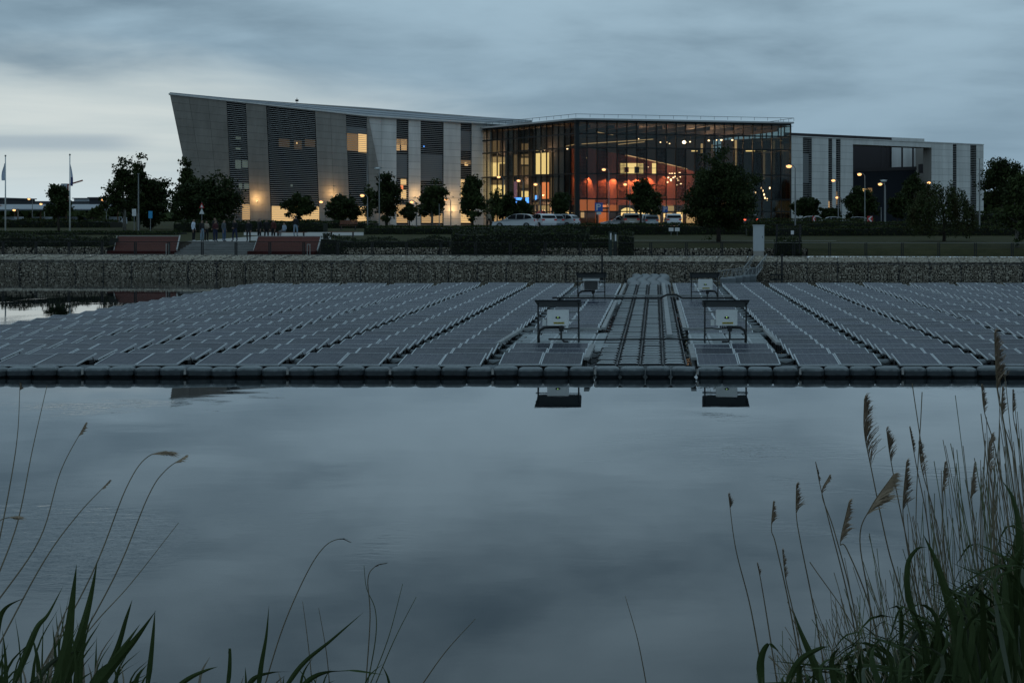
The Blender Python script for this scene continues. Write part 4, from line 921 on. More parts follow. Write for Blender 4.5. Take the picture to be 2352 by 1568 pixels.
# ------------------------------------------------------------------ foliage
for nm, c, a in (('leaf_dark', (.017, .027, .008), (.033, .046, .015)), ('leaf_mid', (.029, .043, .013), (.054, .070, .022)), ('leaf_light', (.048, .062, .022), (.080, .094, .036)), ('leaf_olive', (.036, .036, .012), (.060, .056, .020)), ('leaf_grey', (.036, .042, .028), (.064, .070, .050))):
    mat(nm, c, .75, var=.4, vscale=2.5, alt=a, spec=.15)
mat('bark', (.045, .036, .028), .9, var=.3, vscale=6, bump=.5, bscale=18)
mat('bark_pale', (.20, .19, .17), .9, var=.4, vscale=5, bump=.4, bscale=18)
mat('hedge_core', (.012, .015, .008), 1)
def leaf_quads(c, size, r, flat=.0):
    n = len(c); nr = r.normal(size=(n, 3)); nr[:, 2] = np.abs(nr[:, 2])+flat; nr /= np.linalg.norm(nr, axis=1)[:, None]
    t = np.cross(nr, r.normal(size=(n, 3))); t /= np.linalg.norm(t, axis=1)[:, None]; b = np.cross(nr, t)
    s = size*r.uniform(.6, 1.35, (n, 1)); l, w = t*s*.62, b*s*.36
    return np.stack([c-l, c-w+l*.1, c+l, c+w+l*.1], 1).reshape(-1, 3)
def ellipsoid_pts(n, r, shell=.35):
    d = r.normal(size=(n, 3)); d /= np.linalg.norm(d, axis=1)[:, None]
    return d*(shell+(1-shell)*r.uniform(0, 1, (n, 1))**.5)
STY = {  # clumps, leaves per clump, clump spread, leaf size, leaf materials, bark
    'round': (60, 84, .082, .24, ('leaf_dark', 'leaf_mid', 'leaf_dark'), 'bark'), 'dense': (120, 100, .078, .24, ('leaf_dark', 'leaf_dark', 'leaf_mid'), 'bark'),
    'upright': (78, 90, .074, .24, ('leaf_dark', 'leaf_mid', 'leaf_dark'), 'bark'), 'birch': (86, 58, .068, .24, ('leaf_dark', 'leaf_mid', 'leaf_mid'), 'bark_pale'),
    'sparse': (40, 38, .085, .24, ('leaf_mid', 'leaf_light', 'leaf_mid'), 'bark'), 'big': (230, 150, .055, .17, ('leaf_dark', 'leaf_dark', 'leaf_mid'), 'bark'),
    'willow': (170, 64, .05, .15, ('leaf_mid', 'leaf_light', 'leaf_olive'), 'bark')}
def tree(x, xl, xr, yt, yc, Y, sty, label, seed, name='tree', shape=None):
    r = np.random.default_rng(seed); pr = random.Random(seed)
    nc, nl, spd, ls, lm, bk_ = STY[sty]; b = gpt(x, Y); px = Y/F
    o = empty(name, b); tag(o, label, 'tree')
    zt, zb = H-(yt-CY)*px-b.z, H-(yc-CY)*px-b.z; cz, rz = (zt+zb)/2, (zt-zb)/2
    cxm = ((xl+xr)/2-x)*px; rx = (xr-xl)/2*px; ry = min(rx, rz*1.2)
    d = ellipsoid_pts(nc, r); h = d[:, 2]
    if sty == 'upright': d[:, :2] *= (1-.35*np.clip(h, 0, 1))[:, None]
    elif sty in ('round', 'dense', 'big'): d[:, :2] *= (1-.12*np.clip(h, -1, 1))[:, None]
    elif sty in ('birch', 'sparse'): d[:, :2] *= (.92-.42*h)[:, None]*.9; d[:, :2] += .12*np.sin(3.1*h[:, None]+np.array([0, 1.7]))
    d *= r.uniform(.72, 1.12, (nc, 1)); d *= (1+.24*np.sin(4.3*np.arctan2(d[:, 1], d[:, 0])+seed)*np.cos(3.0*h+seed))[:, None]
    cen_ = np.stack([cxm+d[:, 0]*rx*.93, d[:, 1]*ry*.93, cz+d[:, 2]*rz*.95], 1)
    R_ = (rx+rz)/2
    if sty == 'willow':
        pts = []
        for k in range(nc):
            a = r.uniform(0, 2*math.pi); q = r.uniform(.15, 1)**.6; top = np.array([cxm+rx*q*math.cos(a), rx*.8*q*math.sin(a), zb+(zt-zb)*(.98-.45*q*q)*r.uniform(.8, 1.0)])
            ln = (top[2]-zb*.7)*r.uniform(.35, .95); t = np.linspace(0, 1, nl)[:, None]
            pts.append(top+np.concatenate([np.sin(t*2+a)*.18+r.normal(0, .10, (nl, 1)), r.normal(0, .12, (nl, 1)), -t*ln], 1))
        P_ = np.concatenate(pts)
    else:
        sz = r.uniform(.6, 1.4, (nc, 1, 1)); P_ = (cen_[:, None]+r.normal(size=(nc, nl, 3))*np.array([1, 1, .7])*spd*R_*sz*1.5).reshape(-1, 3)
    P_ = P_[P_[:, 2] > .15]
    sl = ls*(Y/185)**.35
    v = leaf_quads(P_, sl, r); mi = np.repeat(r.integers(0, 3, nc), nl)[:len(P_)] if len(P_) else []
    if len(mi) < len(P_): mi = r.integers(0, 3, len(P_))
    np_mesh('crown', v, 4, lm, o, mi)
    tr_ = max(.07, .022*(zt))
    tk = MB(); topz = zb+rz*1.3; tk.tube([(0, 0, -.15), (pr.uniform(-.05, .05), 0, topz*.35), (cxm*.5+pr.uniform(-.1, .1), 0, topz*.7), (cxm+pr.uniform(-.1, .1), 0, topz)], [tr_*1.25, tr_, tr_*.75, tr_*.3], 7)
    tk.build('trunk', bk_, o, True)
    lb = MB()
    for k in range(0, nc, max(1, nc//14)):
        c = Vector(cen_[k]); s0 = Vector((cxm*.4, 0, max(.4, min(topz*.9, c.z*.72)))); lb.tube([s0, s0.lerp(c, .5)+Vector((0, 0, .1)), c], [tr_*.45, tr_*.28, tr_*.08], 5)
    lb.build('limb', bk_, o)
    return o
TREES = [
 (135, 106, 166, 420, 503, 158, 'round', 'small round tree on the lawn between the two flagpoles'),
 (286, 238, 326, 366, 512, 165, 'birch', 'tall loose birch left of the leaning wall, behind the silver pole'),
 (318, 296, 342, 358, 500, 170, 'birch', 'slender birch top rising behind the silver pole'),
 (346, 300, 388, 400, 520, 172, 'dense', 'dense dark tree right of the silver pole'),
 (424, 395, 458, 376, 490, 178, 'birch', 'thin tree sticking up in front of the overhanging corner'),
 (482, 392, 568, 404, 524, 168, 'dense', 'broad bushy dark tree behind the people, before the leaning wall'),
 (688, 648, 727, 446, 500, 200, 'round', 'small tree before the lit ground-floor windows of the leaning wall'),
 (787, 750, 826, 446, 510, 190, 'dense', 'round dark tree beside the second glowing wall patch'),
 (845, 828, 866, 426, 500, 196, 'sparse', 'sparse thin tree left of the tall upright one'),
 (888, 858, 921, 394, 506, 185, 'upright', 'tall upright dark tree before the seam of the two walls'),
 (940, 924, 956, 468, 506, 195, 'round', 'very small tree between two taller ones at the grey wall'),
 (992, 950, 1036, 410, 506, 188, 'birch', 'pale-stemmed birch before the widest window strip of the upright wall'),
 (1085, 1057, 1113, 400, 506, 182, 'upright', 'dense pointed tree at the left end of the glass hall'),
 (1134, 1112, 1158, 438, 508, 196, 'sparse', 'thin see-through tree before the left pane bays of the hall'),
 (1166, 1145, 1190, 448, 505, 198, 'round', 'small tree behind the white estate car'),
 (1206, 1181, 1224, 460, 508, 200, 'dense', 'low dark tree left of the red pod'),
 (1288, 1264, 1312, 438, 498, 185, 'round', 'small tree at the corner of the glass hall'),
 (1472, 1443, 1502, 414, 496, 185, 'round', 'dark tree before the orange drum'),
 (1502, 1484, 1522, 438, 500, 190, 'sparse', 'light green small tree touching the dark one before the drum'),
 (1650, 1565, 1742, 354, 546, 126, 'big', 'big dark tree near the fence covering the right of the hall'),
 (1848, 1818, 1886, 454, 496, 214, 'dense', 'low tree at the foot of the grey wing'),
 (1966, 1938, 2012, 430, 504, 206, 'dense', 'dark tree at the left of the wing recess'),
 (2102, 2056, 2142, 394, 500, 216, 'birch', 'loose tree at the right of the wing recess'),
 (2062, 2036, 2086, 448, 504, 200, 'round', 'small round tree before the wing recess'),
 (2168, 2090, 2234, 398, 552, 127, 'willow', 'drooping willow on the lawn behind the right fence'),
 (2302, 2248, 2362, 358, 478, 225, 'dense', 'dark round tree right of the grey wing'),
 (2336, 2276, 2404, 378, 548, 119, 'birch', 'loose tree cut by the right edge near the fence'),
 (220, 194, 248, 476, 506, 232, 'sparse', 'small tree before the far solar carport'),
 (1905, 1885, 1932, 478, 504, 210, 'dense', 'dark bush-like tree under the narrow window slits of the wing'),
]
for i, (x, xl, xr, yt, yc, Y, sty, lab) in enumerate(TREES): tree(x, xl, xr, yt, yc, Y, sty, lab, 100+i, {'willow': 'willow_tree', 'birch': 'birch_tree'}.get(sty, 'tree'))

def hedge(x0, x1, yt, Y, depth, label, mats, dens=60, ls=.15, wob=.12, name='hedge', fluffy=.05, seed=1):
    r = np.random.default_rng(seed); a, b = gpt(x0, Y), gpt(x1, Y); a.z = b.z = min(a.z, b.z); o = empty(name, a); tag(o, label, 'hedge' if name == 'hedge' else 'shrub')
    d = b-a; ln = d.length; d.normalize(); nrm = Vector((-d.y, d.x, 0)); hgt = max(.25, H-(yt-CY)*Y/F-a.z)
    na, nf, nt_ = int(ln*dens*.2), int(ln*hgt*dens), int(ln*depth*dens)
    u = np.concatenate([r.uniform(0, ln, nf), r.uniform(0, ln, nt_)]); v = np.concatenate([r.normal(0, .05, nf), r.uniform(0, depth, nt_)])
    hw = hgt*(1+wob*(np.sin(u*1.7+seed)+.7*np.sin(u*.61+2*seed)+.5*np.sin(u*4.1)))
    z = np.concatenate([r.uniform(0, 1, nf), np.ones(nt_)])*hw; round_ = np.clip((z/hw-.75)*4, 0, 1); v = v+np.where(v < .15, round_**2*.18*depth, 0)
    z = z-np.where(v > depth*.8, (v-depth*.8)*.5, 0)+r.normal(0, fluffy, len(z)); z = np.maximum(z, .02)
    D3, N3 = np.array(d), np.array(nrm); P_ = u[:, None]*D3+v[:, None]*N3; P_[:, 2] += z
    q = leaf_quads(P_, ls, r); np_mesh('foliage', q, 4, mats, o, r.integers(0, len(mats), len(P_)))
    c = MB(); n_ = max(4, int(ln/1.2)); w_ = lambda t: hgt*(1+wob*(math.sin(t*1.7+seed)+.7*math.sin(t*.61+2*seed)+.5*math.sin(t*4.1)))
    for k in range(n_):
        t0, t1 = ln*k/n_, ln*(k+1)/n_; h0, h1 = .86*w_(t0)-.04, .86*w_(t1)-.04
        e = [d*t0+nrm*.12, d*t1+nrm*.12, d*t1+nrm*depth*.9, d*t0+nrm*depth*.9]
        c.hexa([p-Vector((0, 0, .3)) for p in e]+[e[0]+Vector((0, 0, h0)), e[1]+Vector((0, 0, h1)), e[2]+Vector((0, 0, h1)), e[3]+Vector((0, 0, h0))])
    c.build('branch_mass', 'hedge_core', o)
GR = ('leaf_grey', 'leaf_mid', 'leaf_grey'); DK = ('leaf_dark', 'leaf_dark', 'leaf_mid'); OL = ('leaf_dark', 'leaf_olive', 'leaf_mid')
hedge(-60, 250, 545, 125.0, 2.5, 'fluffy grey-green shrubs behind the fence left of the steps', GR, 110, .12, .14, 'shrub_row', .08, 3)
hedge(-60, 410, 533, 150, 3, 'dark clipped hedge on the left lawn behind the steps', DK, 50, .14, .05, seed=4)
hedge(-60, 252, 506, 187, 5, 'olive hedge at the back of the left lawn by the flagpoles', OL, 30, .2, .10, seed=5)
hedge(398, 742, 509, 158, 2.5, 'long dark rose hedge right behind the group of people', ('leaf_dark', 'leaf_mid', 'leaf_dark'), 60, .14, .06, seed=6)
hedge(736, 1030, 549, 122.3, 2.0, 'low grey-green shrubs behind the fence right of the steps', GR, 110, .11, .16, 'shrub_row', .07, 7)
hedge(1036, 1352, 530, 120.9, 2.2, 'tall fluffy shrubs behind the fence below the white car', GR, 110, .13, .05, 'shrub_row', .10, 8)
hedge(1420, 1456, 533, 119.5, 1.6, 'small shrub beside the green utility columns', GR, 120, .12, .06, 'shrub', .10, 9)
hedge(836, 1325, 521, 150, 3, 'dark clipped hedge in front of the car park, left stretch', DK, 50, .14, .05, seed=10)
hedge(1300, 1722, 515.5, 147, 3, 'dark clipped hedge in front of the parked cars, right stretch', DK, 50, .14, .04, seed=11)
hedge(1330, 1400, 545, 121, 1.0, 'low dark planting between the tall shrubs and the utility columns', DK, 100, .11, .10, seed=12)
hedge(1716, 2440, 522, 143, 2.5, 'front hedge row across the right lawn', OL, 55, .14, .08, seed=13)
hedge(1716, 2440, 510.5, 166, 3, 'middle olive hedge row beyond the right lawn', OL, 45, .15, .05, seed=14)
hedge(1722, 2010, 503.5, 186, 3, 'rear hedge in front of the three roofs of parked cars', OL, 36, .17, .04, seed=15)
hedge(2250, 2420, 487, 205, 4, 'dark hedge under the round tree right of the wing', DK, 35, .2, .08, seed=16)
hedge(560, 860, 510, 178, 3, 'hedge strip at the foot of the leaning wall', DK, 40, .17, .06, seed=17)
hedge(1780, 1842, 548, 118, 1.4, 'dark bush inside the wire enclosure by the cabinet', DK, 120, .12, .10, 'shrub', .10, 18)

# ------------------------------------------------------------------ far left: carports, sheds, crane, tree line
mat('carport_roof', (.16, .18, .21), .35, .2); mat('far_dark', (.03, .032, .042), .8); mat('far_grey', (.12, .13, .15), .8, var=.2, vscale=.1); mat('crane_red', (.30, .07, .05), .6); mat('timber', (.14, .085, .045), .8); mat('far_white', (.42, .46, .5), .7)
def carport(x0, x1, Y, y_low, y_high, label):
    o = empty('solar_carport'); tag(o, label, 'carport', 'far solar carports')
    a, b = at(x0, y_low, Y), at(x1, y_low, Y); c, d = at(x1, y_high, Y+9), at(x0+(x1-x0)*-.1, y_high, Y+9)
    MB().hexa([a, b, c, d]+[p+Vector((0, 0, .2)) for p in (a, b, c, d)]).build('roof', 'carport_roof', o)
    n_ = int((b-a).length/4)
    for k in range(n_+1): p = a.lerp(b, k/n_)+Vector((0, 2, 0)); MB().bar((p.x, p.y, 2.8), (p.x, p.y, p.z+.3), .22, .22).build('post', 'timber', o)
    for k in range(n_): p = a.lerp(b, (k+.5)/n_)+Vector((0, 9, 0)); MB().box((p.x, p.y, 3.45), (1.9, 4, 1.2)).build('parked_row', 'far_white' if k % 3 == 0 else 'far_grey', o)
carport(24, 262, 285, 483, 472, 'long solar-roofed carport far left behind the small tree'); carport(-70, 30, 265, 484, 477, 'dark-roofed carport cut by the left edge')
for (x0, x1, yt, Y, m, lab) in ((205, 250, 455, 560, 'far_dark', 'dark flat shed far behind the left carport'), (62, 240, 464, 600, 'far_grey', 'long grey shed roof far behind the carport'), (-30, 4, 456, 560, 'far_dark', 'dark shed at the far left edge'), (170, 203, 456.5, 640, 'far_white', 'pale block on the far left skyline')):
    a, b = at(x0, yt, Y), at(x1, yt, Y); o = empty('far_shed', (a.x, a.y, 2.8)); tag(o, lab, 'shed', 'far sheds')
    MB().hexa([Vector((a.x, Y, 2.8))-o.location, Vector((b.x, Y, 2.8))-o.location, Vector((b.x, Y+30, 2.8))-o.location, Vector((a.x, Y+30, 2.8))-o.location]+[Vector((p, q, a.z))-o.location for p, q in ((a.x, Y), (b.x, Y), (b.x, Y+30), (a.x, Y+30))]).build('wall', m, o)
    MB().box(((b.x-a.x)/2, 15, a.z-2.8+.15), (b.x-a.x+1, 31, .3)).build('roof', 'far_grey', o)
a, j0, j1 = at(155, 500, 640), at(148, 427, 640), at(190, 414.5, 640); cr = empty('tower_crane', (a.x, a.y, 2.8)); tag(cr, 'red and white tower crane far behind the right flagpole', 'crane')
MB().bar((0, 0, 0), (0, 0, at(155, 424, 640).z-2.8), .8, .8).build('mast', 'crane_red', cr); MB().bar(j0-Vector((a.x, a.y, 2.8)), j1-Vector((a.x, a.y, 2.8)), .5, .5).build('jib', 'crane_red', cr); MB().box(at(148.5, 428, 640)-Vector((a.x, a.y, 2.8)), (2.2, 1.5, 2.0)).build('counterweight', 'far_white', cr)
def far_trees(x0, x1, Y, hmin, hmax, label, seed):
    r = np.random.default_rng(seed); xs_ = r.uniform((x0-CX)*Y/F, (x1-CX)*Y/F, 700); hh = hmin+(hmax-hmin)*(.5+.5*np.sin(xs_*.11+seed)*np.cos(xs_*.043))*r.uniform(.6, 1, 700)
    P_ = np.stack([np.repeat(xs_, 14)+r.normal(0, 1.2, 9800), np.full(9800, Y)+r.normal(0, 3, 9800), 2.8+np.repeat(hh, 14)*r.uniform(0, 1, 9800)], 1)
    o = np_mesh('far_tree_line', leaf_quads(P_, 1.9, r), 4, ('leaf_dark', 'leaf_mid'), None, r.integers(0, 2, 9800)); tag(o, label, 'trees', kind='stuff')
far_trees(-120, 470, 520, 2, 4.0, 'low far tree line on the left horizon', 1); far_trees(2200, 2600, 420, 3, 7, 'far tree line right of the grey wing', 2)

# ------------------------------------------------------------------ lamps, poles, signs
mat('pole_grey', (.24, .25, .25), .5, .5); mat('pole_white', (.70, .71, .70), .5); mat('sign_blue', (.03, .12, .45), .5); mat('sign_cyan', (.03, .30, .60), .5); mat('sign_white', (.75, .75, .75), .5); mat('sign_red', (.50, .03, .03), .5); mat('flag_white', (.60, .66, .78), .8); mat('flag_navy', (.04, .07, .24), .8)
mat('cabinet', (.52, .55, .57), .5, var=.06, vscale=3); mat('green_steel', (.02, .04, .03), .5); mat('bench_wood', (.20, .075, .045), .7, var=.2); mat('bin', (.02, .02, .02), .6)
emitter('lamp_warm', (1.0, .50, .19), 2.2)
def lamp(x, y, Y, label, lit=True, arm=1, h0=None, size=.30, light=0):
    b = gpt(x, Y); z = H-(y-CY)*Y/F-b.z; o = empty('street_lamp', b); tag(o, label, 'lamp', 'street lamps')
    px_ = arm*.55
    MB().tube([(px_, 0, 0), (px_, 0, z*.5), (px_, 0, z-.15)], [.07, .06, .045], 7).build('post', 'pole_grey', o); MB().tube([(px_, 0, z-.15), (px_*.7, 0, z+.08), (0, 0, z+.12)], .035, 6).build('arm', 'pole_grey', o)
    MB().bbox((0, 0, z+.12), (size*1.9, .26, .10), .03).build('head', 'pole_grey', o); MB().ball((0, 0, z+.02), (size*.85, .2, .15), 12, 8).build('glowing_lens' if lit else 'lens', 'lamp_warm' if lit else 'pole_white', o, True)
    if light:
        l = bpy.data.lights.new('lamp_light', 'POINT'); l.energy = light; l.color = (1, .58, .28); l.shadow_soft_size = .2; q = bpy.data.objects.new('lamp_light', l); col.objects.link(q); q.parent = o; q.location = (0, 0, z-.25)
for a in ((1387, 390, 188, 'tall lit street lamp before the glass hall left of the drum'), (1436, 424, 203, 'lit street lamp before the glass hall at the orange drum'), (1230, 424, 200, 'lit street lamp left of the glass hall corner'), (1145.5, 407, 208, 'lit street lamp before the left pane bays of the hall'), (1191, 415.5, 206, 'lit street lamp before the pink-lit office wall'), (1720.5, 423, 205, 'lit street lamp just right of the big dark tree'), (1812, 382.5, 150, 'tall lit street lamp at the right end of the glass hall'), (1914, 415, 190, 'lit street lamp before the narrow slits of the wing'), (1974, 401, 175, 'lit street lamp at the left side of the recess'), (2021.5, 423.5, 180, 'lit street lamp before the dark recess'), (2133.5, 420, 215, 'lit street lamp at the right side of the recess'),
          (66.5, 457.5, 275, 'lit lamp above the far left carport'), (94, 469, 262, 'lower lit lamp left of the small round tree'), (236, 459.5, 255, 'lit lamp left of the loose birch'), (32.5, 483, 240, 'small lit lamp under the dark carport roof'), (737.5, 464, 200, 'small lit lamp between the leaning wall and the round dark tree'), (832, 449.5, 178, 'lit path lamp left of the tall upright tree'), (945.5, 464.5, 196, 'lit lamp before the grey upright wall'), (1024.5, 458.5, 200, 'small lit lamp right of the pale-stemmed birch'), (1923, 454, 214, 'low lit lamp under the wing slits')):
    lamp(a[0], a[1], a[2], a[3], size=.26 if a[2] > 160 else .30)
lamp(867.5, 387.5, 182, 'unlit tall lamp post at the seam of the two walls', False, .3, size=.45); lamp(2029.5, 416, 200, 'unlit pale lamp post before the dark recess', False, .2, size=.45)
for x, y, Y, r_, lab in ((318, 400, 158, .075, 'tall bare silver pole before the dense tree at the left'), (2250, 366, 160, .075, 'tall bare pole before the right end of the wing'), (742.5*1.0+268.5-2, 470, 180, .05, 'thin pole before the birch'), (1812+212, 478, 190, .05, 'short pole before the recess')):
    b = gpt(x, Y); z = H-(y-CY)*Y/F; tag(MB().tube([b, b.lerp(Vector((b.x, b.y, z)), .5), Vector((b.x, b.y, z))], [r_, r_*.85, r_*.6], 8).cyl((b.x, b.y, z), r_*1.4, .06, 8).cyl((b.x, b.y, b.z), r_*1.8, .12, 8).build('pole', 'pole_grey'), lab, 'pole')
# flagpoles
for x, y, Y, lab, navy in ((12.5, 358, 157, 'white flagpole at the left edge with a limp pale flag', False), (160.5, 355.5, 157, 'white flagpole with a limp white and navy flag', True)):
    b = gpt(x, Y); z = H-(y-CY)*Y/F-b.z; o = empty('flagpole', b); tag(o, lab, 'flagpole', 'flagpoles on the left lawn')
    MB().tube([(0, 0, 0), (0, 0, z)], [.075, .045], 10).build('pole', 'pole_white', o, True); MB().ball((0, 0, z), .09, 8, 6).build('finial', 'pole_grey', o)
    f_ = MB(); n_ = 14; hh = 1.65 if not navy else 1.95; ztop = z-.6 if not navy else z-.9
    for i in range(n_+1):
        t = i/n_; 
        for j in range(7):
            s = j/6; w = (.30 if not navy else .26)*(.25+.75*math.sin(min(1, t*1.1)*math.pi*.62)); sg = -1 if not navy else 1
            f_.v.append((sg*(.05+s*w), .06*math.sin(s*9+t*2), ztop-t*hh-s*.25*(1-t)))
            if i and j: q = len(f_.v)-1; f_.f.append((q-8, q-7, q, q-1)); f_.m.append(1 if navy and t > .62 else 0)
    f_.build('flag', ['flag_white', 'flag_navy'], o, True)
def letter_P(w, h, y): t = w*.2; return MB().box((-w*.32, y, 0), (t, .01, h)).add([(x_, y-.004, z_) for x_, z_ in [(-w*.22, h*.5)]+[(w*.10+w*.26*math.cos(R(a)), h*.25+h*.25*math.sin(R(a))) for a in range(90, -91, -20)]+[(-w*.22, 0), (-w*.22, h*.15)]+[(w*.08+w*.10*math.cos(R(a)), h*.25+h*.10*math.sin(R(a))) for a in range(-90, 91, 20)]+[(-w*.22, h*.35)]], [tuple(range(len([0]+list(range(90, -91, -20))+[0, 0]+list(range(-90, 91, 20))+[0])))])
def sign_post(x, ytop, Y, label, h=None):
    b = gpt(x, Y); z = H-(ytop-CY)*Y/F-b.z; o = empty('road_sign', b); tag(o, label, 'sign'); MB().cyl((0, .03, 0), .035, z, 8).build('post', 'pole_grey', o); return o, z, Y/F
for x, y0, y1, Y, lab, w_ in ((1375.5, 466, 486, 180, 'blue square parking sign with a white P before the hall', 18), (1528, 474, 488, 190, 'small blue parking sign with a white P right of the small trees', 12)):
    o, z, k = sign_post(x, y0, Y, lab); hgt = (y1-y0)*k; pl = MB().bbox((0, 0, z-hgt/2), (w_*k, .03, hgt), .01).build('plate', 'sign_blue', o)
    P_ = letter_P(w_*k*.75, hgt*.75, -.022).build('letter', 'sign_white', pl); P_.location = (0, 0, z-hgt/2)
    if w_ > 14: MB().box((0, 0, z-hgt-.17), (.48, .02, .26)).build('lower_plate', 'sign_white', o)
o, z, k = sign_post(345.5, 485, 158, 'blue sign on a thin post right of the silver pole'); MB().bbox((0, 0, z-.33), (.36, .03, .66), .01).build('plate', 'sign_cyan', o)
o, z, k = sign_post(308, 480, 160, 'pale grey sign plate left of the silver pole'); MB().bbox((0, 0, z-.33), (.38, .03, .66), .01).build('plate', 'sign_white', o)
o, z, k = sign_post(463.5, 464, 165, 'red-bordered triangular warning signs on a post above the people')
for zz, m in ((z-.38, 'sign_red'), (z-.95, 'sign_white')): MB().add([(-.24, 0, zz-.2), (.24, 0, zz-.2), (0, 0, zz+.34), (-.24, -.03, zz-.2), (.24, -.03, zz-.2), (0, -.03, zz+.34)], [(0, 1, 2), (5, 4, 3), (0, 3, 4, 1), (1, 4, 5, 2), (2, 5, 3, 0)]).build('triangle', m, o); MB().add([(-.13, -.036, zz-.14), (.13, -.036, zz-.14), (0, -.036, zz+.16)], [(0, 1, 2)]).build('triangle_face', 'sign_white', o)
for x, lab in ((1869.5, 'narrow red chevron sign turned aside on the right hedge'), (1998.5, 'red chevron sign with a white arrow on the right hedge')):
    o, z, k = sign_post(x, 496.5, 182, lab); s = .25 if x < 1900 else .29; MB().box((0, 0, z-.3), (s*2, .03, .62)).build('plate', 'sign_red', o)
    MB().add([(s*.9, -.02, z-.02), (s*.2, -.02, z-.02), (-s*.75, -.02, z-.3), (s*.2, -.02, z-.58), (s*.9, -.02, z-.58), (-s*.05, -.02, z-.3)], [(0, 1, 2, 5), (5, 2, 3, 4)]).build('chevron', 'sign_white', o)
    if x < 1900: o.rotation_euler.z = R(50)
# cabinet, utility columns, enclosure
b = at(1742.5, 578, 117.6); o = empty('utility_cabinet', b); tag(o, 'pale grey utility cabinet standing by the fence below the big tree', 'cabinet')
MB().bbox((0, 0, .9), (.74, .42, 1.72), .012).build('body', 'cabinet', o); MB().bbox((0, 0, 1.79), (.82, .50, .07), .02).build('lid', 'cabinet', o); MB().box((0, -.215, .95), (.66, .012, 1.55)).build('door', 'cabinet', o); MB().box((.25, -.226, 1.0), (.03, .02, .16)).build('handle', 'dark_steel', o); MB().box((0, 0, -.18), (.70, .40, .45)).build('plinth', 'concrete', o)
for x, yt, lab in ((1402, 533, 'left dark green utility column with a white strip behind the fence'), (1413, 536, 'right dark green utility column with a white strip behind the fence')):
    b = gpt(x, 119.6); z = H-(yt-CY)*119.6/F-b.z; o = empty('utility_column', b); tag(o, lab, 'column', 'green utility columns'); MB().bbox((0, 0, z/2-.1), (.24, .2, z+.2), .02).build('body', 'green_steel', o); MB().box((.03, -.106, z-.30), (.10, .012, .46)).build('strip', 'sign_white', o); MB().bbox((0, 0, z+.02), (.28, .24, .05), .02).build('cap', 'green_steel', o)
enc = empty('wire_enclosure'); tag(enc, 'dark wire-mesh enclosure with a small white notice right of the cabinet', 'enclosure')
ep = [at(1783, 560, 116.8), at(1836, 560, 116.0), at(1840, 560, 119.4), at(1786, 560, 120.2)]
for p, q in zip(ep, ep[1:]+ep[:1]):
    MB().bar((p.x, p.y, 1.5), (p.x, p.y, 3.45), .05, .05).build('post', 'fence_metal', enc); ms = MB()
    for k in range(10): t = k/9; ms.bar((p.x, p.y, 1.6+1.8*t), (q.x, q.y, 1.6+1.8*t), .008, .008)
    for k in range(14): u_ = p.lerp(q, k/13); ms.bar((u_.x, u_.y, 1.6), (u_.x, u_.y, 3.4), .008, .008)
    tag(ms.build('mesh', 'fence_metal', enc), kind='stuff')
q = at(1820, 534, 116.1); MB().box(q, (.2, .02, .26)).build('notice', 'sign_white', enc)
for x, lab in ((1541.5, 'left of two small white plates low at the hedge under the drum'), (1555.5, 'right of two small white plates low at the hedge under the drum')):
    q = at(x, 527, 144); o = empty('notice_plate', (q.x, q.y, gz(q.x, q.y))); tag(o, lab, 'sign', 'pair of white plates'); MB().box((0, 0, q.z-o.location.z), (.40, .02, .30)).build('plate', 'sign_white', o); MB().cyl((0, .03, 0), .02, q.z-o.location.z, 6).build('post', 'pole_grey', o)
def bench(x, Y, lab, w_=1.7, back=True):
    o = empty('bench', gpt(x, Y)); tag(o, lab, 'bench')
    for k in range(3): MB().box((0, -.14+.14*k, .45), (w_, .12, .04)).build('slat', 'bench_wood', o)
    if back:
        for k in range(3): MB().box((0, .26+.03*k, .62+.13*k), (w_, .03, .10)).build('back_slat', 'bench_wood', o)
    for s in (-1, 1): MB().box((s*w_*.4, 0, .22), (.06, .4, .44)).build('leg', 'dark_steel', o)
bench(800, 165, 'red-brown bench with a backrest left of the path lamp'); bench(668, 139, 'long low bench without back behind the right boarded slope', 2.6, False); bench(786, 140, 'low backless bench right of the litter bin', 2.2, False)
o = empty('litter_bin', gpt(748, 131)); tag(o, 'dark litter bin behind the right boarded slope', 'bin'); MB().cyl((0, 0, 0), .19, .52, 12, .21).build('body', 'bin', o, True); MB().cyl((0, 0, .54), .22, .05, 12).build('rim', 'bin', o)

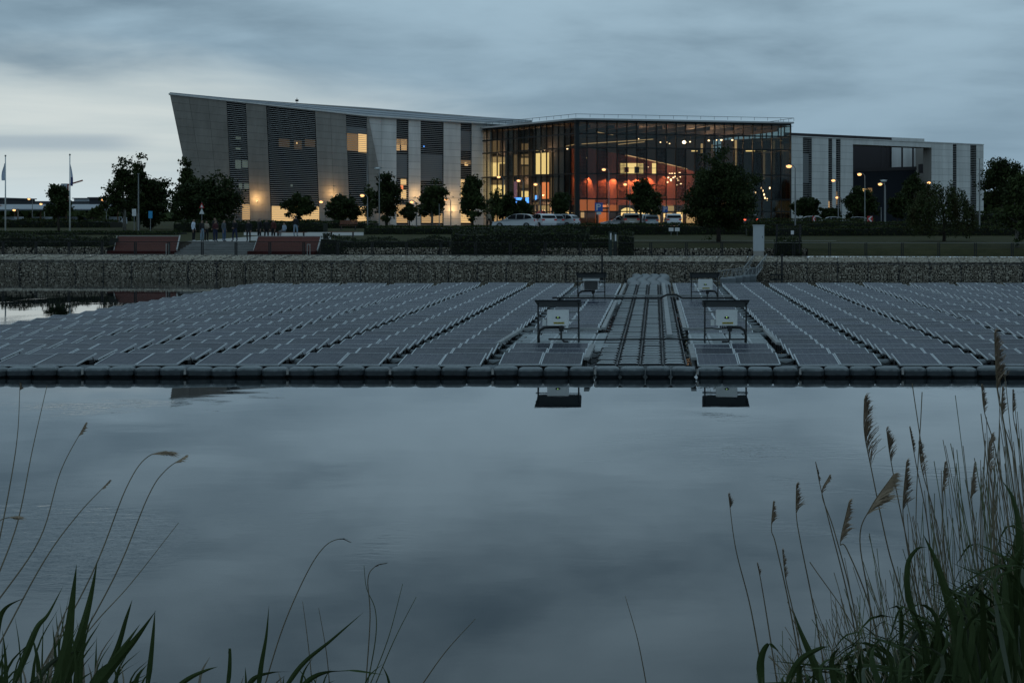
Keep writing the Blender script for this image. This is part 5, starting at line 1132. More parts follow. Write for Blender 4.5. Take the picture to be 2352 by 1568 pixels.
# ------------------------------------------------------------------ cars
mat('car_white', (.70, .72, .74), .3, spec=.5); mat('car_beige', (.32, .30, .26), .3, .4); mat('car_silver', (.30, .34, .36), .3, .5); mat('car_dark', (.03, .02, .03), .25); mat('car_glass', (.004, .005, .006), .15, spec=.12); mat('tyre', (.012, .012, .012), .8); mat('rim', (.30, .30, .31), .35, .8)
mat('tail_red', (.45, .02, .02), .3, emit=(1, .05, .03), estr=.03); mat('head_clear', (.5, .52, .55), .1)
emitter('tail_lit', (1.0, .12, .06), 3.0)
def make_car(paint, L_=4.35, W=1.80, Hh=1.50, van=False):
    o = empty('parked_car')
    # side outline, nose at -x
    low = [(-.50, .30), (-.495, .52), (-.47, .66), (-.40, .75), (-.22, .90), (.30, .98), (.455, .99), (.49, .88), (.50, .50), (.49, .30)]
    roof = [(-.22, .90), (-.07, 1.32), (.02, 1.45), (.15, 1.50), (.30, 1.46), (.40, 1.33), (.47, .99)]
    s = Hh/1.5
    def loft(outline, wfun, close=True):
        m = MB(); n = len(outline)
        for sg in (-1, 1):
            for (x_, z_) in outline: m.v.append((x_*L_, sg*wfun(x_, z_), z_*s))
        for i in range(n-1): m.f.append((i, i+1, n+i+1, n+i)); m.m.append(0)
        m.f.append((n-1, 0, n, 2*n-1)); m.m.append(0); m.f.append(tuple(range(n-1, -1, -1))); m.f.append(tuple(range(n, 2*n))); m.m += [0, 0]
        return m
    wl_ = lambda x_, z_: W/2*(1-.16*max(0, abs(x_)-.36)/.14)*(1-.05*max(0, z_-.8))
    loft(low, wl_).build('body', paint, o)
    wr_ = lambda x_, z_: W/2*(.965-.42*max(0, z_-.9)*.6)
    loft(roof, wr_).build('cabin', paint, o)
    for sg in (-1, 1):
        for pts in ([(-.185, .94), (-.06, 1.33), (.01, 1.42), (.06, 1.435), (.06, .95)], [(.068, .95), (.068, 1.435), (.15, 1.45), (.245, 1.435), (.245, .96)], [(.253, .96), (.253, 1.43), (.32, 1.40), (.39, 1.28), (.425, 1.04)]):
            v_ = [(x_*L_, sg*(wr_(x_, z_)+.008), z_*s) for x_, z_ in pts]; MB().poly(v_ if sg < 0 else v_[::-1]).build('side_window', 'car_glass', o)
    def glass(p0, p1, nm):
        a, b = p0, p1; w0, w1 = wr_(*a)*.9, wr_(*b)*.9; ox, oz = (b[1]-a[1])*.02, 0; sg = -1 if nm == 'windscreen' else 1
        MB().quad((a[0]*L_+sg*.012, -w0, a[1]*s+.012), (a[0]*L_+sg*.012, w0, a[1]*s+.012), (b[0]*L_+sg*.012, w1, b[1]*s+.012), (b[0]*L_+sg*.012, -w1, b[1]*s+.012)).build(nm, 'car_glass', o)
    glass((-.205, .945), (-.075, 1.305), 'windscreen'); glass((.465, 1.03), (.408, 1.30), 'rear_window')
    for sx2 in (-.315, .30):
        for sg in (-1, 1):
            c = Vector((sx2*L_, sg*(W/2-.10), .31)); wh = MB().tube([c-Vector((0, .10, 0)), c+Vector((0, .112, 0))], .315, 16).build('wheel', 'tyre', o, False); MB().tube([c+Vector((0, sg*.09, 0)), c+Vector((0, sg*.122, 0))], .20, 12).build('rim', 'rim', wh)
    for sg in (-1, 1):
        MB().bbox((.485*L_, sg*(W/2-.24), .86*s), (.10, .30, .16), .02).build('tail_light', 'tail_red', o); MB().bbox((-.475*L_, sg*(W/2-.30), .68*s), (.12, .34, .10), .02).build('headlight', 'head_clear', o); MB().bbox((-.13*L_, sg*(W/2+.06), 1.0*s), (.12, .16, .11), .03).build('mirror', paint, o)
    MB().box((.5*L_-.01, 0, .62*s), (.03, .52, .12)).build('number_plate', 'sign_white', o); MB().box((0, 0, .28), (L_*.94, W*.9, .12)).build('sill', 'car_dark', o)
    return o
base_cars = {p: make_car(p) for p in ('car_white', 'car_beige', 'car_silver', 'car_dark')}
used_ = set()
def car(x, Y, rot, paint, label, sc_=1.0, dz=0.0):
    o = base_cars[paint] if paint not in used_ else copy_tree(base_cars[paint]); used_.add(paint)
    o.location = gpt(x, Y)+Vector((0, 0, .02+dz)); o.rotation_euler.z = R(rot); o.scale = (sc_,)*3; tag(o, label, 'car', 'cars parked by the hall'); return o
car(1182.5, 171, -6, 'car_white', 'white hatchback parked side-on at the left end of the row')
car(1244, 177, -64, 'car_white', 'white car tucked behind the side-on hatchback')
car(1264, 181, -66, 'car_silver', 'silver car in the middle of the angled row by the red pod', .98)
car(1285, 183, -22, 'car_white', 'white car at the right end of the angled row by the red pod', .97)
car(1422, 190, 8, 'car_white', 'low white saloon left of the beige car', .95, -.1); car(1447, 188, -84, 'car_beige', 'beige car seen from behind before the lit arches', 1.05); car(1472, 193, -60, 'car_white', 'white car right of the beige one', 1.0); car(1494, 190, -85, 'car_silver', 'silver car seen from behind under the small trees', .92); car(1545, 192, -86, 'car_white', 'white car seen from behind under the second parking sign', 1.02)
car(1851, 200, 4, 'car_white', 'white car whose roof shows at the foot of the wing, leftmost', .95, -.15); car(1902, 203, 3, 'car_white', 'white car whose roof shows between the two chevron signs', .9, -.15); car(1958, 203, -3, 'car_white', 'white car whose roof shows just left of the arrow chevron', .9, -.15)
dc = car(1720, 192, -88, 'car_dark', 'dark car with lit red tail lights right of the big tree', 1.0)
for ch in dc.children:
    if ch.name.startswith('tail_light'): ch.data = ch.data.copy(); ch.data.materials[0] = M['tail_lit']

# ------------------------------------------------------------------ people
mat('skin', (.24, .145, .10), .6); mat('hair_dark', (.02, .014, .010), .7); mat('hair_brown', (.09, .05, .03), .7); mat('shoe_dark', (.02, .02, .022), .6); mat('shoe_white', (.6, .6, .6), .6)
CL = {'white': (.62, .68, .78), 'black': (.010, .010, .013), 'jeans': (.06, .10, .18), 'light_jeans': (.20, .27, .34), 'navy': (.018, .024, .06), 'grey': (.10, .115, .125), 'maroon': (.07, .018, .022), 'beige': (.34, .29, .22), 'pale_skirt': (.40, .40, .44), 'dark_red': (.09, .025, .02), 'pale_blue': (.26, .32, .40), 'teal': (.16, .24, .25), 'dark': (.02, .019, .021)}
for k, c in CL.items(): mat('cloth_'+k, c, .9, var=.12, vscale=8)
def person(x, v, hgt, face, top, legs, label, hair='hair_dark', shoe='shoe_dark', pose='stand', spread=.10):
    s = hgt/1.74; J = {}; E = []; RAD = {}
    def j(n, p, r_): J[n] = Vector(p); RAD[n] = r_
    sit = pose == 'sit'; dz_ = -.45 if sit else 0
    j('pelvis', (0, .01, .96+dz_), .135); j('waist', (0, .01, 1.10+dz_), .125); j('chest', (0, .0, 1.31+dz_), .145); j('neck', (0, .0, 1.47+dz_), .058); j('jaw', (0, -.02, 1.56+dz_), .075); j('skull', (0, -.005, 1.655+dz_), .092); j('nose', (0, -.105, 1.60+dz_), .018)
    E += [('pelvis', 'waist', 'torso'), ('waist', 'chest', 'torso'), ('chest', 'neck', 'torso'), ('neck', 'jaw', 'head'), ('jaw', 'skull', 'head'), ('jaw', 'nose', 'head')]
    for sg, t in ((-1, 'l'), (1, 'r')):
        st = spread*sg
        if sit: leg = [('hip', (sg*.09, -.02, .50), .095), ('knee', (sg*.11, -.44, .50), .07), ('ankle', (sg*.11, -.46, .10), .048), ('toe', (sg*.12, -.60, .045), .042)]
        else: leg = [('hip', (sg*.09, 0, .88), .098), ('knee', ((sg*.09+st)*.65, -.02, .49), .068), ('ankle', (st*1.05, .02, .09), .048), ('toe', (st*1.2, -.14, .045), .042)]
        for n_, p, r_ in leg: j(n_+t, p, r_)
        E += [('pelvis', 'hip'+t, 'leg'), ('hip'+t, 'knee'+t, 'leg'), ('knee'+t, 'ankle'+t, 'leg'), ('ankle'+t, 'toe'+t, 'shoe')]
        if pose == 'crossed': arm = [(sg*.25, -.02, 1.14), (-sg*.02, -.19, 1.14+.03*sg), (-sg*.10, -.20, 1.15+.03*sg)]
        elif pose == 'front' or sit: arm = [(sg*.24, .02, 1.13), (sg*.10, -.20, 1.02), (sg*.04, -.25, 1.02)]
        else: arm = [(sg*.235, .03, 1.13), (sg*.23, -.05, .89), (sg*.225, -.075, .82)]
        j('sho'+t, (sg*.175, .0, 1.395+dz_), .068)
        for n_, p, r_ in zip(('elb', 'wri', 'palm'), arm, (.047, .033, .036)): j(n_+t, (p[0], p[1], p[2]+dz_), r_)
        E += [('chest', 'sho'+t, 'torso'), ('sho'+t, 'elb'+t, 'arm'), ('elb'+t, 'wri'+t, 'arm'), ('wri'+t, 'palm'+t, 'hand')]
        d = (J['palm'+t]-J['wri'+t]).normalized(); sd = d.cross(Vector((1, 0, 0)) if abs(d.x) < .8 else Vector((0, 0, 1))).normalized()
        for k in range(5):
            q = J['palm'+t]+d*((.075, .085, .08, .065)[k] if k < 4 else .03)+sd*((-.028+.018*k) if k < 4 else .055); j('f%d%s' % (k, t), q, .009); E.append(('palm'+t, 'f%d%s' % (k, t), 'hand'))
    names = list(J); idx = {n_: i for i, n_ in enumerate(names)}
    me = bpy.data.meshes.new('person'); me.from_pydata([J[n_]*s for n_ in names], [(idx[a], idx[b]) for a, b, _ in E], [])
    o = link('person', me); md = o.modifiers.new('skin', 'SKIN'); md.use_smooth_shade = True; sv = me.skin_vertices[0].data
    for i, n_ in enumerate(names):
        r_ = RAD[n_]*s; wide = 1.25 if n_ in ('pelvis', 'waist', 'chest') else 1; sv[i].radius = (r_*wide, r_*(.85 if wide > 1 else 1)) ; sv[i].use_root = (i == 0)
    o.modifiers.new('sub', 'SUBSURF').levels = 1; o.modifiers['sub'].render_levels = 1
    bpy.context.view_layer.update(); ev = o.evaluated_get(bpy.context.evaluated_depsgraph_get()); m2 = bpy.data.meshes.new_from_object(ev); o.modifiers.clear(); o.data = m2
    ml = ['cloth_'+top, 'cloth_'+legs, 'skin', hair, shoe]; m2.materials.clear()
    for q in ml: m2.materials.append(M[q])
    segs = [(J[a]*s, J[b]*s, k) for a, b, k in E]
    for p in m2.polygons:
        c = p.center; best = (9, 'torso')
        for a, b, k in segs:
            ab = b-a; t = max(0, min(1, (c-a).dot(ab)/max(ab.length_squared, 1e-9))); dd = (c-a-ab*t).length
            if dd < best[0]: best = (dd, k)
        k = best[1]; mi = {'torso': 0, 'arm': 0, 'leg': 1, 'hand': 2, 'head': 2, 'shoe': 4}[k]
        if k == 'torso' and c.z < (.97+dz_)*s: mi = 1
        if k == 'torso' and c.z > (1.465+dz_)*s: mi = 2
        if k == 'head' and (c.z > (1.65+dz_)*s or (c.y > -.015 and c.z > (1.545+dz_)*s)): mi = 3
        p.material_index = mi; p.use_smooth = True
    u = bu(x, v); o.location = bk(u, v, (2.09+.006 if v < 10.25 else zg(v)+.008)-(0.0 if not sit else 0)); o.rotation_euler.z = R(face)
    tag(o, label, 'person', 'people on the paved landing'); return o
person(444.5, 11.2, 1.74, 80, 'white', 'black', 'person in a white shirt and black trousers standing alone at the left of the group', shoe='shoe_white')
person(464, 11.4, 1.66, 60, 'dark', 'light_jeans', 'person in a dark jacket and pale jeans, second from the left', 'hair_brown')
person(474, 11.9, 1.60, 50, 'beige', 'black', 'person in a beige top with crossed arms close beside the dark jacket', 'hair_brown', pose='crossed')
person(495, 11.2, 1.62, 50, 'maroon', 'navy', 'person in a maroon top and navy jeans with hands held in front', pose='front')
person(494, 13.8, 1.82, -20, 'black', 'dark', 'tall person half hidden behind the maroon top')
person(514.5, 11.0, 1.68, 70, 'grey', 'jeans', 'person in a grey jacket and blue jeans turned to the right', 'hair_brown')
person(539.5, 11.2, 1.70, -30, 'black', 'navy', 'person in a black top standing with legs apart', pose='front', spread=.20)
person(571, 11.0, 1.66, -10, 'black', 'dark', 'person in black at the head of the steps beside the right slope', 'hair_brown')
person(596, 13.0, 1.76, -40, 'black', 'black', 'person in black with a pale cap behind the right slope', 'cloth_teal')
person(612, 13.4, 1.72, 20, 'dark', 'black', 'person in dark clothes, left of the pair behind the right slope', 'hair_brown')
person(628, 13.6, 1.68, -30, 'dark_red', 'black', 'long-haired person in dark red behind the right slope', 'hair_brown')
person(653, 24.6, 1.70, -40, 'pale_blue', 'grey', 'person in pale blue sitting on the long low bench', pose='sit')
person(679, 27.0, 1.72, 170, 'black', 'light_jeans', 'person in a black top and pale jeans beyond the long bench', spread=.13)
person(1123, 68, 1.72, 20, 'beige', 'dark', 'lone person in beige walking before the hall left of the white hatchback', spread=.16)
# ------------------------------------------------------------------ reeds on the near bank
mat('reed_stem', (.145, .115, .07), .8, var=.25, vscale=9); mat('reed_stem_green', (.085, .10, .04), .7, var=.3, vscale=9); mat('reed_leaf', (.030, .050, .014), .7, var=.4, vscale=5, alt=(.055, .080, .025), spec=.2); mat('reed_leaf_pale', (.075, .095, .055), .65, var=.3, vscale=6); mat('reed_plume', (.27, .20, .135), .9, var=.35, vscale=14); mat('reed_dry', (.26, .22, .16), .8, var=.25, vscale=9)
nbz = [(-900, 2.2), (-2, 2.2), (1.2, 1.9), (3.2, .75), (5.4, .12), (7.6, -.25), (12, -1.15)]
def near_z(Y):
    for (a, za), (b, zb) in zip(nbz, nbz[1:]):
        if Y <= b: return za+(zb-za)*(Y-a)/(b-a)
    return -1.2
def smooth(pts, n):          # Catmull-Rom through the points
    pts = [Vector(p) for p in pts]; P_ = [pts[0]*2-pts[1]]+pts+[pts[-1]*2-pts[-2]]; out = []
    for i in range(1, len(P_)-2):
        for k in range(n):
            t = k/n; a, b, c, d = P_[i-1:i+3]; out.append(.5*((2*b)+(c-a)*t+(2*a-5*b+4*c-d)*t*t+(3*b-a-3*c+d)*t**3))
    return out+[pts[-1]]
def rooted(pts):             # carry a stalk on down into the bank
    a, b = pts[0], pts[1]; d = (a-b).normalized(); d = (d*.6+Vector((0, 0, -1))*.8).normalized(); z = near_z(a.y); k = max(.1, (a.z-z)/max(.3, -d.z))
    return [a+d*k]+pts
def ribbon(mb, pts, w, twist=0.0, side=None, fold=.25):
    pts = [Vector(p) for p in pts]; n = len(pts); vs = []; fs = []
    for i, p in enumerate(pts):
        d = (pts[min(i+1, n-1)]-pts[max(i-1, 0)]).normalized(); s = side if side else Vector((1, .25, 0)); s = (s-d*s.dot(d)).normalized(); nn = d.cross(s)
        a = twist*i/n; s2 = s*math.cos(a)+nn*math.sin(a); n2 = d.cross(s2); t = i/(n-1); ww = w*(min(1, .45+2.2*t)*(1-t**1.6)**1.0+.015)/2
        vs += [p-s2*ww+n2*ww*fold, p, p+s2*ww+n2*ww*fold]
    for i in range(n-1):
        for k in range(2): q = 3*i+k; fs.append((q, q+1, q+4, q+3))
    mb.add(vs, fs)
def plume(mb, axis, L_, lean, r, dens=80, spread=.30, wid=.0030):
    n = len(axis)
    for k in range(dens):
        s = r.random()**.85; f_ = s*(n-1); i = min(n-2, int(f_)); p = axis[i].lerp(axis[i+1], f_-i); d = (axis[i+1]-axis[i]).normalized()
        side = Vector((lean*(.45+.55*r.random()), r.uniform(-.35, .35), r.uniform(-.25, .1))); ln = L_*spread*(1.15-s*.85)*(.55+.6*r.random())
        a = p+d*ln*.40+side*ln*.22; b = p+d*ln*.72+side*ln*.60+Vector((0, 0, -.02*ln)); c = p+d*ln*.85+side*ln*1.0+Vector((0, 0, -.16*ln))
        sd = Vector((.6, .2, .8)).cross(d).normalized(); sd = (sd if sd.length > .1 else Vector((1, 0, 0)))*wid
        mb.add([p-sd*.4, p+sd*.4, a+sd, a-sd, b+sd*.9, b-sd*.9, c], [(0, 1, 2, 3), (3, 2, 4, 5), (5, 4, 6)])
ORD = ['first', 'second', 'third', 'fourth', 'fifth', 'sixth', 'seventh', 'eighth', 'ninth', 'tenth', 'eleventh', 'twelfth', 'thirteenth', 'fourteenth', 'fifteenth', 'sixteenth', 'seventeenth', 'eighteenth', 'nineteenth', 'twentieth', 'twenty-first', 'twenty-second', 'twenty-third', 'twenty-fourth', 'twenty-fifth']
def reed(pts, Y, pl, label, lean=1, leafs=0, seed=0, green=False, thick=.0036, dens=80, spread=.30, group=None, Yb=None):
    r = random.Random(seed); n_ = len(pts); P_ = rooted([at(x, y, Y+(0 if Yb is None else (Yb-Y)*(1-i/(n_-1)))) for i, (x, y) in enumerate(pts)]); base = P_[0].copy()
    path = [Vector((0, 0, 0))]+smooth([p-base for p in P_[1:]], 7); tot = sum((b-a).length for a, b in zip(path, path[1:])); L_ = pl*Y/F
    o = empty('reed', base); tag(o, label, 'reed', group or 'reeds on the near bank')
    m = len(path); MB().tube(path, [thick*(1-.62*i/(m-1)) for i in range(m)], 6).build('stem', 'reed_stem_green' if green else 'reed_stem', o, True)
    if pl:
        acc = 0; ax = [path[-1]]
        for a, b in zip(path[::-1], path[::-1][1:]):
            acc += (a-b).length; ax.append(b)
            if acc > L_: break
        ax = ax[::-1]; d0 = (ax[-1]-ax[-2]).normalized(); ax = smooth(ax, 3) if len(ax) > 2 else ax
        mb = MB(); plume(mb, ax, L_, lean, r, dens, spread); mb.build('plume', 'reed_plume', o)
    for k in range(leafs):
        i = int(m*(.35+.4*r.random())); p = path[i]; sg = r.choice((-1, 1)); ln = r.uniform(.25, .5); lf = MB()
        ribbon(lf, smooth([p, p+Vector((sg*.10*ln*2, r.uniform(-.1, .1), ln*.5)), p+Vector((sg*.5*ln, r.uniform(-.1, .1), ln*.75)), p+Vector((sg*.95*ln, 0, ln*.55))], 4), r.uniform(.010, .018), r.uniform(-1, 1)); lf.build('leaf', 'reed_leaf', o)
    return o
# left: leaning stalks, most with poor or no plumes
LEFT = [([(-20, 1330), (20, 1130), (40, 1000), (46, 880)], 6.6, 14, 'thin bare stalk nearest the left edge reaching the floats', 1, .4), ([(-12, 1340), (40, 1200), (75, 1030), (108, 885)], 6.4, 0, 'thin bare stalk second from the left edge', 1, .3),
 ([(-20, 1400), (90, 1240), (140, 1080), (197, 972)], 6.2, 28, 'slender stalk with a wispy tip left of the drooping plume', 1, .25), ([(-8, 1490), (100, 1290), (180, 1180), (254, 1102)], 6.0, 20, 'slanting stalk whose thin tip ends below the wispy one', 1, .2),
 ([(60, 1600), (210, 1320), (290, 1120), (340, 1048), (394, 1040)], 6.1, 66, 'leaning stalk with a drooping feathery brown plume, left clump', 1, .30), ([(110, 1600), (260, 1330), (340, 1140), (380, 1080), (428, 1046)], 6.0, 40, 'leaning stalk with a thin forked tip right of the drooping plume', 1, .22), ([(80, 1610), (210, 1440), (300, 1340), (410, 1200)], 6.4, 0, 'faint slanting bare stalk under the forked tip', 1, .2),
 ([(-60, 1330), (-30, 1240), (0, 1195), (36, 1186)], 5.6, 46, 'brown drooping plume cut by the left edge', 1, .34)]
for i, (pts, Y, pl, lab, ln, spr) in enumerate(LEFT): reed(pts, Y, pl, lab, ln, 0, 40+i, dens=110 if pl > 40 else 30, spread=spr*1.9, group='stalks of the left clump', thick=.003, Yb=Y-.5)
MID = [([(600, 1600), (650, 1440), (705, 1315), (745, 1255), (780, 1237), (806, 1245)], 6.6, 34, 'arching stalk with a small drooping tip left of the middle', 1, .2), ([(838, 1600), (850, 1420), (845, 1330), (862, 1300), (888, 1292)], 6.8, 30, 'upright stalk with a small curled plume near the middle', 1, .2), ([(838, 1600), (862, 1470), (862, 1400), (842, 1350), (836, 1298)], 6.9, 0, 'bare crooked stalk crossing the curled one', 1, .2), ([(838, 1600), (890, 1470), (925, 1340)], 7.0, 0, 'thin bare stalk leaning right of the curled one', 1, .2), ([(850, 1600), (905, 1470), (956, 1370)], 7.0, 0, 'second thin bare stalk leaning right near the middle', 1, .2), ([(950, 1600), (1020, 1500), (1092, 1420)], 6.6, 0, 'lone slanting bare stalk at the bottom middle', 1, .2), ([(720, 1600), (708, 1480), (695, 1380)], 7.0, 0, 'faint upright stalk right of the arching one', 1, .2), ([(760, 1610), (750, 1500), (732, 1395)], 7.0, 0, 'second faint upright stalk right of the arching one', 1, .2), ([(1490, 1600), (1465, 1470), (1436, 1368)], 7.2, 0, 'thin lone stalk leaning left right of the middle', -1, .2)]
for i, (pts, Y, pl, lab, ln, spr) in enumerate(MID): reed(pts, Y, pl, lab, ln, 0, 60+i, dens=40, spread=spr*1.9, group='stalks near the middle', thick=.0028, green=i in (2, 3, 4))
# right clump: plumed reeds, listed from the left (stem points bottom to top, depth, plume length)
RIGHT = [([(1760, 1600), (1725, 1400), (1690, 1260), (1673, 1134)], 6.4, 26, .55), ([(1790, 1600), (1762, 1420), (1747, 1330), (1739, 1292)], 6.6, 30, .25), ([(1850, 1600), (1815, 1400), (1782, 1250), (1772, 1215), (1776, 1152)], 6.5, 52, .30), ([(1860, 1600), (1825, 1420), (1805, 1330), (1797, 1262)], 6.4, 62, .22), ([(1905, 1600), (1870, 1400), (1838, 1240), (1829, 1180), (1829, 1113)], 6.6, 66, .36), ([(1990, 1600), (1950, 1380), (1905, 1200), (1885, 1120), (1873, 1060)], 6.5, 44, .16), ([(1990, 1600), (1960, 1390), (1915, 1215), (1888, 1135), (1905, 1092)], 6.6, 40, .30), ([(2040, 1600), (2000, 1400), (1945, 1260), (1930, 1245), (1950, 1152)], 6.0, 92, .30), ([(2110, 1600), (2080, 1400), (2040, 1260), (2000, 1070), (1985, 990), (1985, 916)], 6.2, 150, .34), ([(1980, 1600), (2000, 1420), (1975, 1240), (2000, 1165), (2050, 1092)], 6.0, 104, .42), ([(2180, 1600), (2120, 1400), (2070, 1180), (2045, 1050), (2036, 986)], 6.4, 78, .38), ([(2150, 1600), (2110, 1400), (2080, 1230), (2074, 1160), (2082, 1060)], 6.1, 110, .26), ([(2170, 1600), (2150, 1400), (2130, 1200), (2105, 1070), (2089, 980)], 6.3, 58, .20), ([(2210, 1600), (2180, 1400), (2150, 1200), (2118, 1080), (2110, 1015)], 6.4, 66, .40), ([(2190, 1600), (2180, 1400), (2165, 1200), (2165, 1130), (2170, 1062)], 6.6, 66, .28), ([(2280, 1600), (2255, 1380), (2235, 1180), (2230, 1140), (2238, 1064)], 6.5, 80, .24), ([(2330, 1600), (2310, 1350), (2280, 1130), (2270, 1040), (2278, 998)], 6.3, 92, .26), ([(2350, 1600), (2330, 1300), (2290, 1050), (2262, 950), (2254, 885)], 6.6, 62, .28), ([(2362, 1600), (2350, 1300), (2310, 1000), (2290, 880), (2284, 765)], 5.6, 118, .36), ([(2370, 1600), (2360, 1300), (2330, 1060), (2302, 960), (2302, 890)], 6.6, 64, .30), ([(2392, 1600), (2370, 1300), (2345, 1050), (2328, 960), (2326, 895)], 6.7, 52, .26)]
for i, (pts, Y, pl, spr) in enumerate(RIGHT):
    big = {0: 'lone reed with a small round plume, leftmost of the right clump', 8: 'reed with the largest one-sided pale plume in the right clump', 9: 'reed with a broad plume bent over to the right below the largest plume', 18: 'tall brown plume rising over the solar panels at the right edge'}
    reed(pts, Y, pl, big.get(i, 'plumed reed of the right clump, %s from its left end' % ORD[i]), 1, 0, 80+i, dens=int(46+pl*.75), spread=spr*1.25, group='plumed reeds of the right clump', thick=.0032)
# fine bare stalks and the leafy mass of the clumps
st = MB(); r = random.Random(5); st_g = MB()
for k in range(230):
    t = r.random()**.6; x = 1740+t*660; env = 1560-520*t**1.35; top = env-r.uniform(20, 330)*(.35+.65*t)*r.random(); Y = r.uniform(5.4, 7.4); xb = x+r.uniform(-10, 90); lean = r.uniform(-95, 35)
    p = rooted([at(xb, 1620, Y-.2), at(x+lean*.35, (1620+top)/2, Y), at(x+lean, top, Y+.1)]); m_ = st if r.random() < .6 else st_g; m_.tube([p[0]]+smooth(p[1:], 5), .0016, 4)
for x0, y0, x1, y1, x2, y2 in ((2196, 1600, 2148, 1240, 2095, 880), (2150, 1600, 2105, 1250, 2118, 900), (2010, 1600, 1960, 1440, 1860, 1290), (2300, 1600, 2280, 1200, 2253, 950)): st.tube(smooth(rooted([at(x0, y0, 6.4), at(x1, y1, 6.5), at(x2, y2, 6.6)]), 6), .0019, 5)
tag(st.build('dry_stalks', 'reed_stem'), 'bare dry reed stalks filling the right clump', 'reed stalks', kind='stuff'); tag(st_g.build('green_stalks', 'reed_stem_green'), 'green reed stalks filling the right clump', 'reed stalks', kind='stuff')
lf = MB()
for k in range(330):
    t = r.random()**.55; x = 1745+t*680; env = 1560-400*t**1.5; y_tip = env+r.uniform(-60, 200)*r.random(); Y = r.uniform(4.6, 7.2); lean = r.uniform(-75, 45); ybase = min(1640, y_tip+r.uniform(150, 420)); xb = x+r.uniform(-20, 50)
    a = at(xb, ybase, Y); c = at(x+lean, y_tip, Y+r.uniform(-.2, .2)); b = a.lerp(c, .55)+Vector((-lean*.0004*Y, 0, .04)); pts = [a, b, c]
    if r.random() < .16: pts.append(c+Vector((math.copysign(r.uniform(.05, .16), lean), 0, -r.uniform(.03, .15))))
    lf.mi = 1 if r.random() < .10 else 0; ribbon(lf, smooth(pts, 4), r.uniform(.008, .024), r.uniform(-1.2, 1.2), Vector((1, r.uniform(-.6, .6), 0)))
# deep inside the clump
for k in range(480):
    t = .30+.70*r.random()**.55; x = 1745+t*720; y_tip = 1590-430*t**2.0+r.uniform(-20, 260); Y = r.uniform(5.6, 7.6); a = at(x+r.uniform(-20, 40), 1680, Y); c = at(x+r.uniform(-70, 50), y_tip, Y)
    lf.mi = 0; ribbon(lf, smooth([a, a.lerp(c, .5)+Vector((r.uniform(-.03, .03), 0, .02)), c], 3), r.uniform(.012, .026), r.uniform(-1, 1))
tag(lf.build('reed_leaves', ['reed_leaf', 'reed_leaf_pale']), 'mass of broad green reed leaves of the right clump', 'reed leaves', kind='stuff')
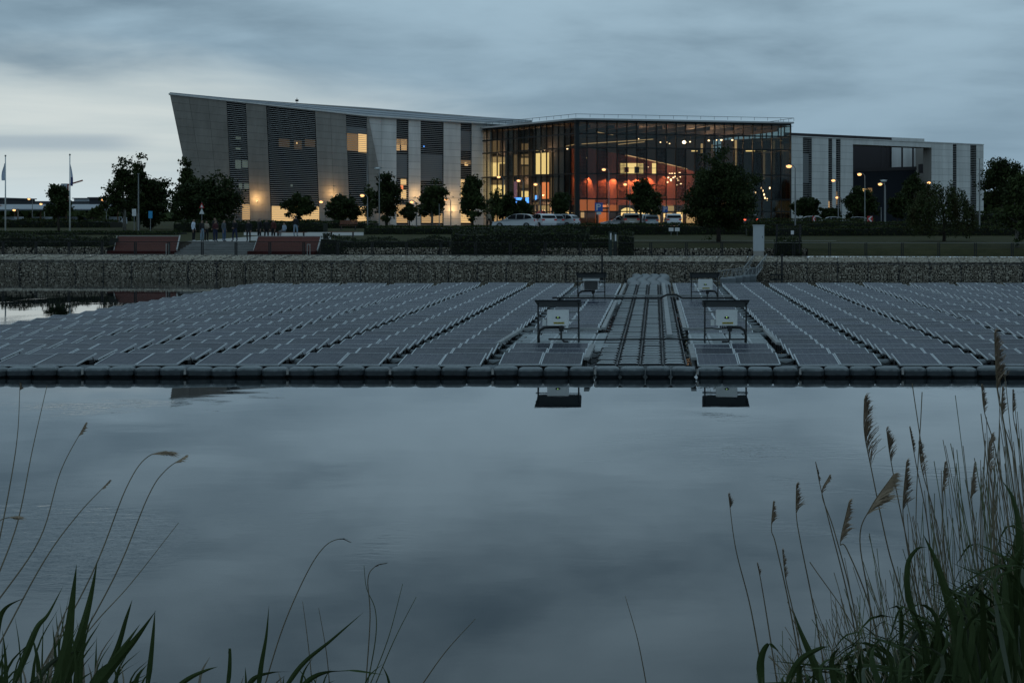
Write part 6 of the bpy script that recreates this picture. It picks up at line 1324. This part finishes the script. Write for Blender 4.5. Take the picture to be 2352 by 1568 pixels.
# the big leaves that stand out
BIG = [([(1752, 1590), (1748, 1520), (1765, 1480), (1790, 1495)], .034, 'folded broad leaf at the left foot of the right clump'), ([(1800, 1590), (1835, 1520), (1880, 1490), (1905, 1484)], .030, 'broad leaf bending right at the foot of the right clump'), ([(1900, 1600), (1870, 1520), (1840, 1450), (1822, 1400)], .036, 'upright broad leaf left in the right clump'), ([(2060, 1600), (2080, 1500), (2120, 1440), (2155, 1430)], .030, 'pale arching leaf in the right clump'), ([(2180, 1580), (2130, 1545), (2075, 1540), (2040, 1545)], .026, 'pale leaf lying flat low in the right clump'), ([(2220, 1500), (2180, 1380), (2150, 1290), (2120, 1225)], .038, 'tall dark blade rising in the right clump'), ([(2330, 1400), (2345, 1250), (2330, 1150), (2300, 1100)], .042, 'broad blade at the right edge bending left'), ([(2130, 1480), (2090, 1380), (2085, 1300), (2105, 1262), (2130, 1255)], .030, 'leaf curling over at the top of the right clump'),
 ([(110, 1620), (150, 1500), (165, 1390), (176, 1295)], .050, 'tall upright green blade, left of a pair in the left clump'), ([(130, 1620), (175, 1490), (205, 1380), (224, 1285)], .046, 'tall upright green blade, right of a pair in the left clump'), ([(180, 1630), (250, 1540), (310, 1470), (358, 1402)], .048, 'broad green blade slanting right in the left clump'), ([(170, 1620), (230, 1555), (280, 1490), (322, 1432)], .034, 'narrower slanting blade above the broad one, left clump'), ([(215, 1600), (265, 1500), (290, 1420), (304, 1376)], .026, 'thin upright blade behind the slanting ones, left clump'), ([(20, 1600), (60, 1500), (85, 1440), (110, 1410), (145, 1345)], .030, 'dark curved blade at the lower left'), ([(60, 1600), (110, 1530), (160, 1500), (215, 1492)], .026, 'pale leaf bending right at the lower left'), ([(335, 1600), (345, 1520), (352, 1450), (356, 1400)], .022, 'thin green blade right of the left clump'), ([(520, 1600), (527, 1540), (528, 1490), (524, 1500)], .018, 'small green blade at the bottom left of the middle'), ([(380, 1600), (430, 1560), (470, 1540), (500, 1530)], .022, 'low leaf bending right at the bottom'), ([(590, 1610), (600, 1530), (612, 1460), (618, 1388)], .022, 'thin upright green blade at the foot of the arching stalk'), ([(560, 1600), (580, 1560), (620, 1545), (668, 1541)], .022, 'short leaf bending right at the foot of the arching stalk'), ([(660, 1620), (720, 1555), (800, 1540), (880, 1548)], .024, 'long low leaf arching right at the bottom middle'), ([(630, 1620), (690, 1530), (760, 1470), (835, 1405)], .020, 'long narrow leaf slanting right at the bottom middle'), ([(-30, 1600), (-10, 1460), (10, 1400), (60, 1370)], .034, 'broad leaf at the left edge')]
for i, (pts, w_, lab) in enumerate(BIG):
    Y = 5.0+.12*(i % 5); P_ = rooted([at(x, y, Y) for x, y in pts]); base = P_[0].copy(); o = empty('reed_plant', base); tag(o, lab, 'reed', 'broad reed leaves'); mb = MB()
    ribbon(mb, smooth([p-base for p in P_[1:]], 8), w_*.8, (.3, -.4, .7, -.2)[i % 4], Vector((1, .15, 0)), .35); mb.build('blade', 'reed_leaf_pale' if 'pale' in lab else 'reed_leaf', o); MB().tube([Vector((0, 0, 0)), P_[1]-base, P_[1].lerp(P_[2], .5)-base], [.004, .0035, .001], 5).build('sheath', 'reed_stem_green', o)
# small grass around the left and middle clumps
gl2 = MB()
for k in range(150):
    x = r.choice((r.uniform(-40, 350), r.uniform(-40, 330), r.uniform(430, 900))); top = (1590-r.uniform(0, 250)*max(.15, 1-abs(x-120)/260)) if x < 400 else 1590-r.uniform(0, 110)*r.random(); Y = r.uniform(5.2, 6.4); lean = r.uniform(-30, 80)
    a, c = at(x, 1640, Y), at(x+lean, top, Y); gl2.mi = 1 if r.random() < .2 else 0; ribbon(gl2, smooth([a, a.lerp(c, .55)+Vector((-lean*.0004, 0, .02)), c], 4), r.uniform(.006, .016), r.uniform(-1, 1))
tag(gl2.build('bank_grass', ['reed_leaf', 'reed_dry']), 'short green grass and leaves along the bottom edge', 'grass', kind='stuff')
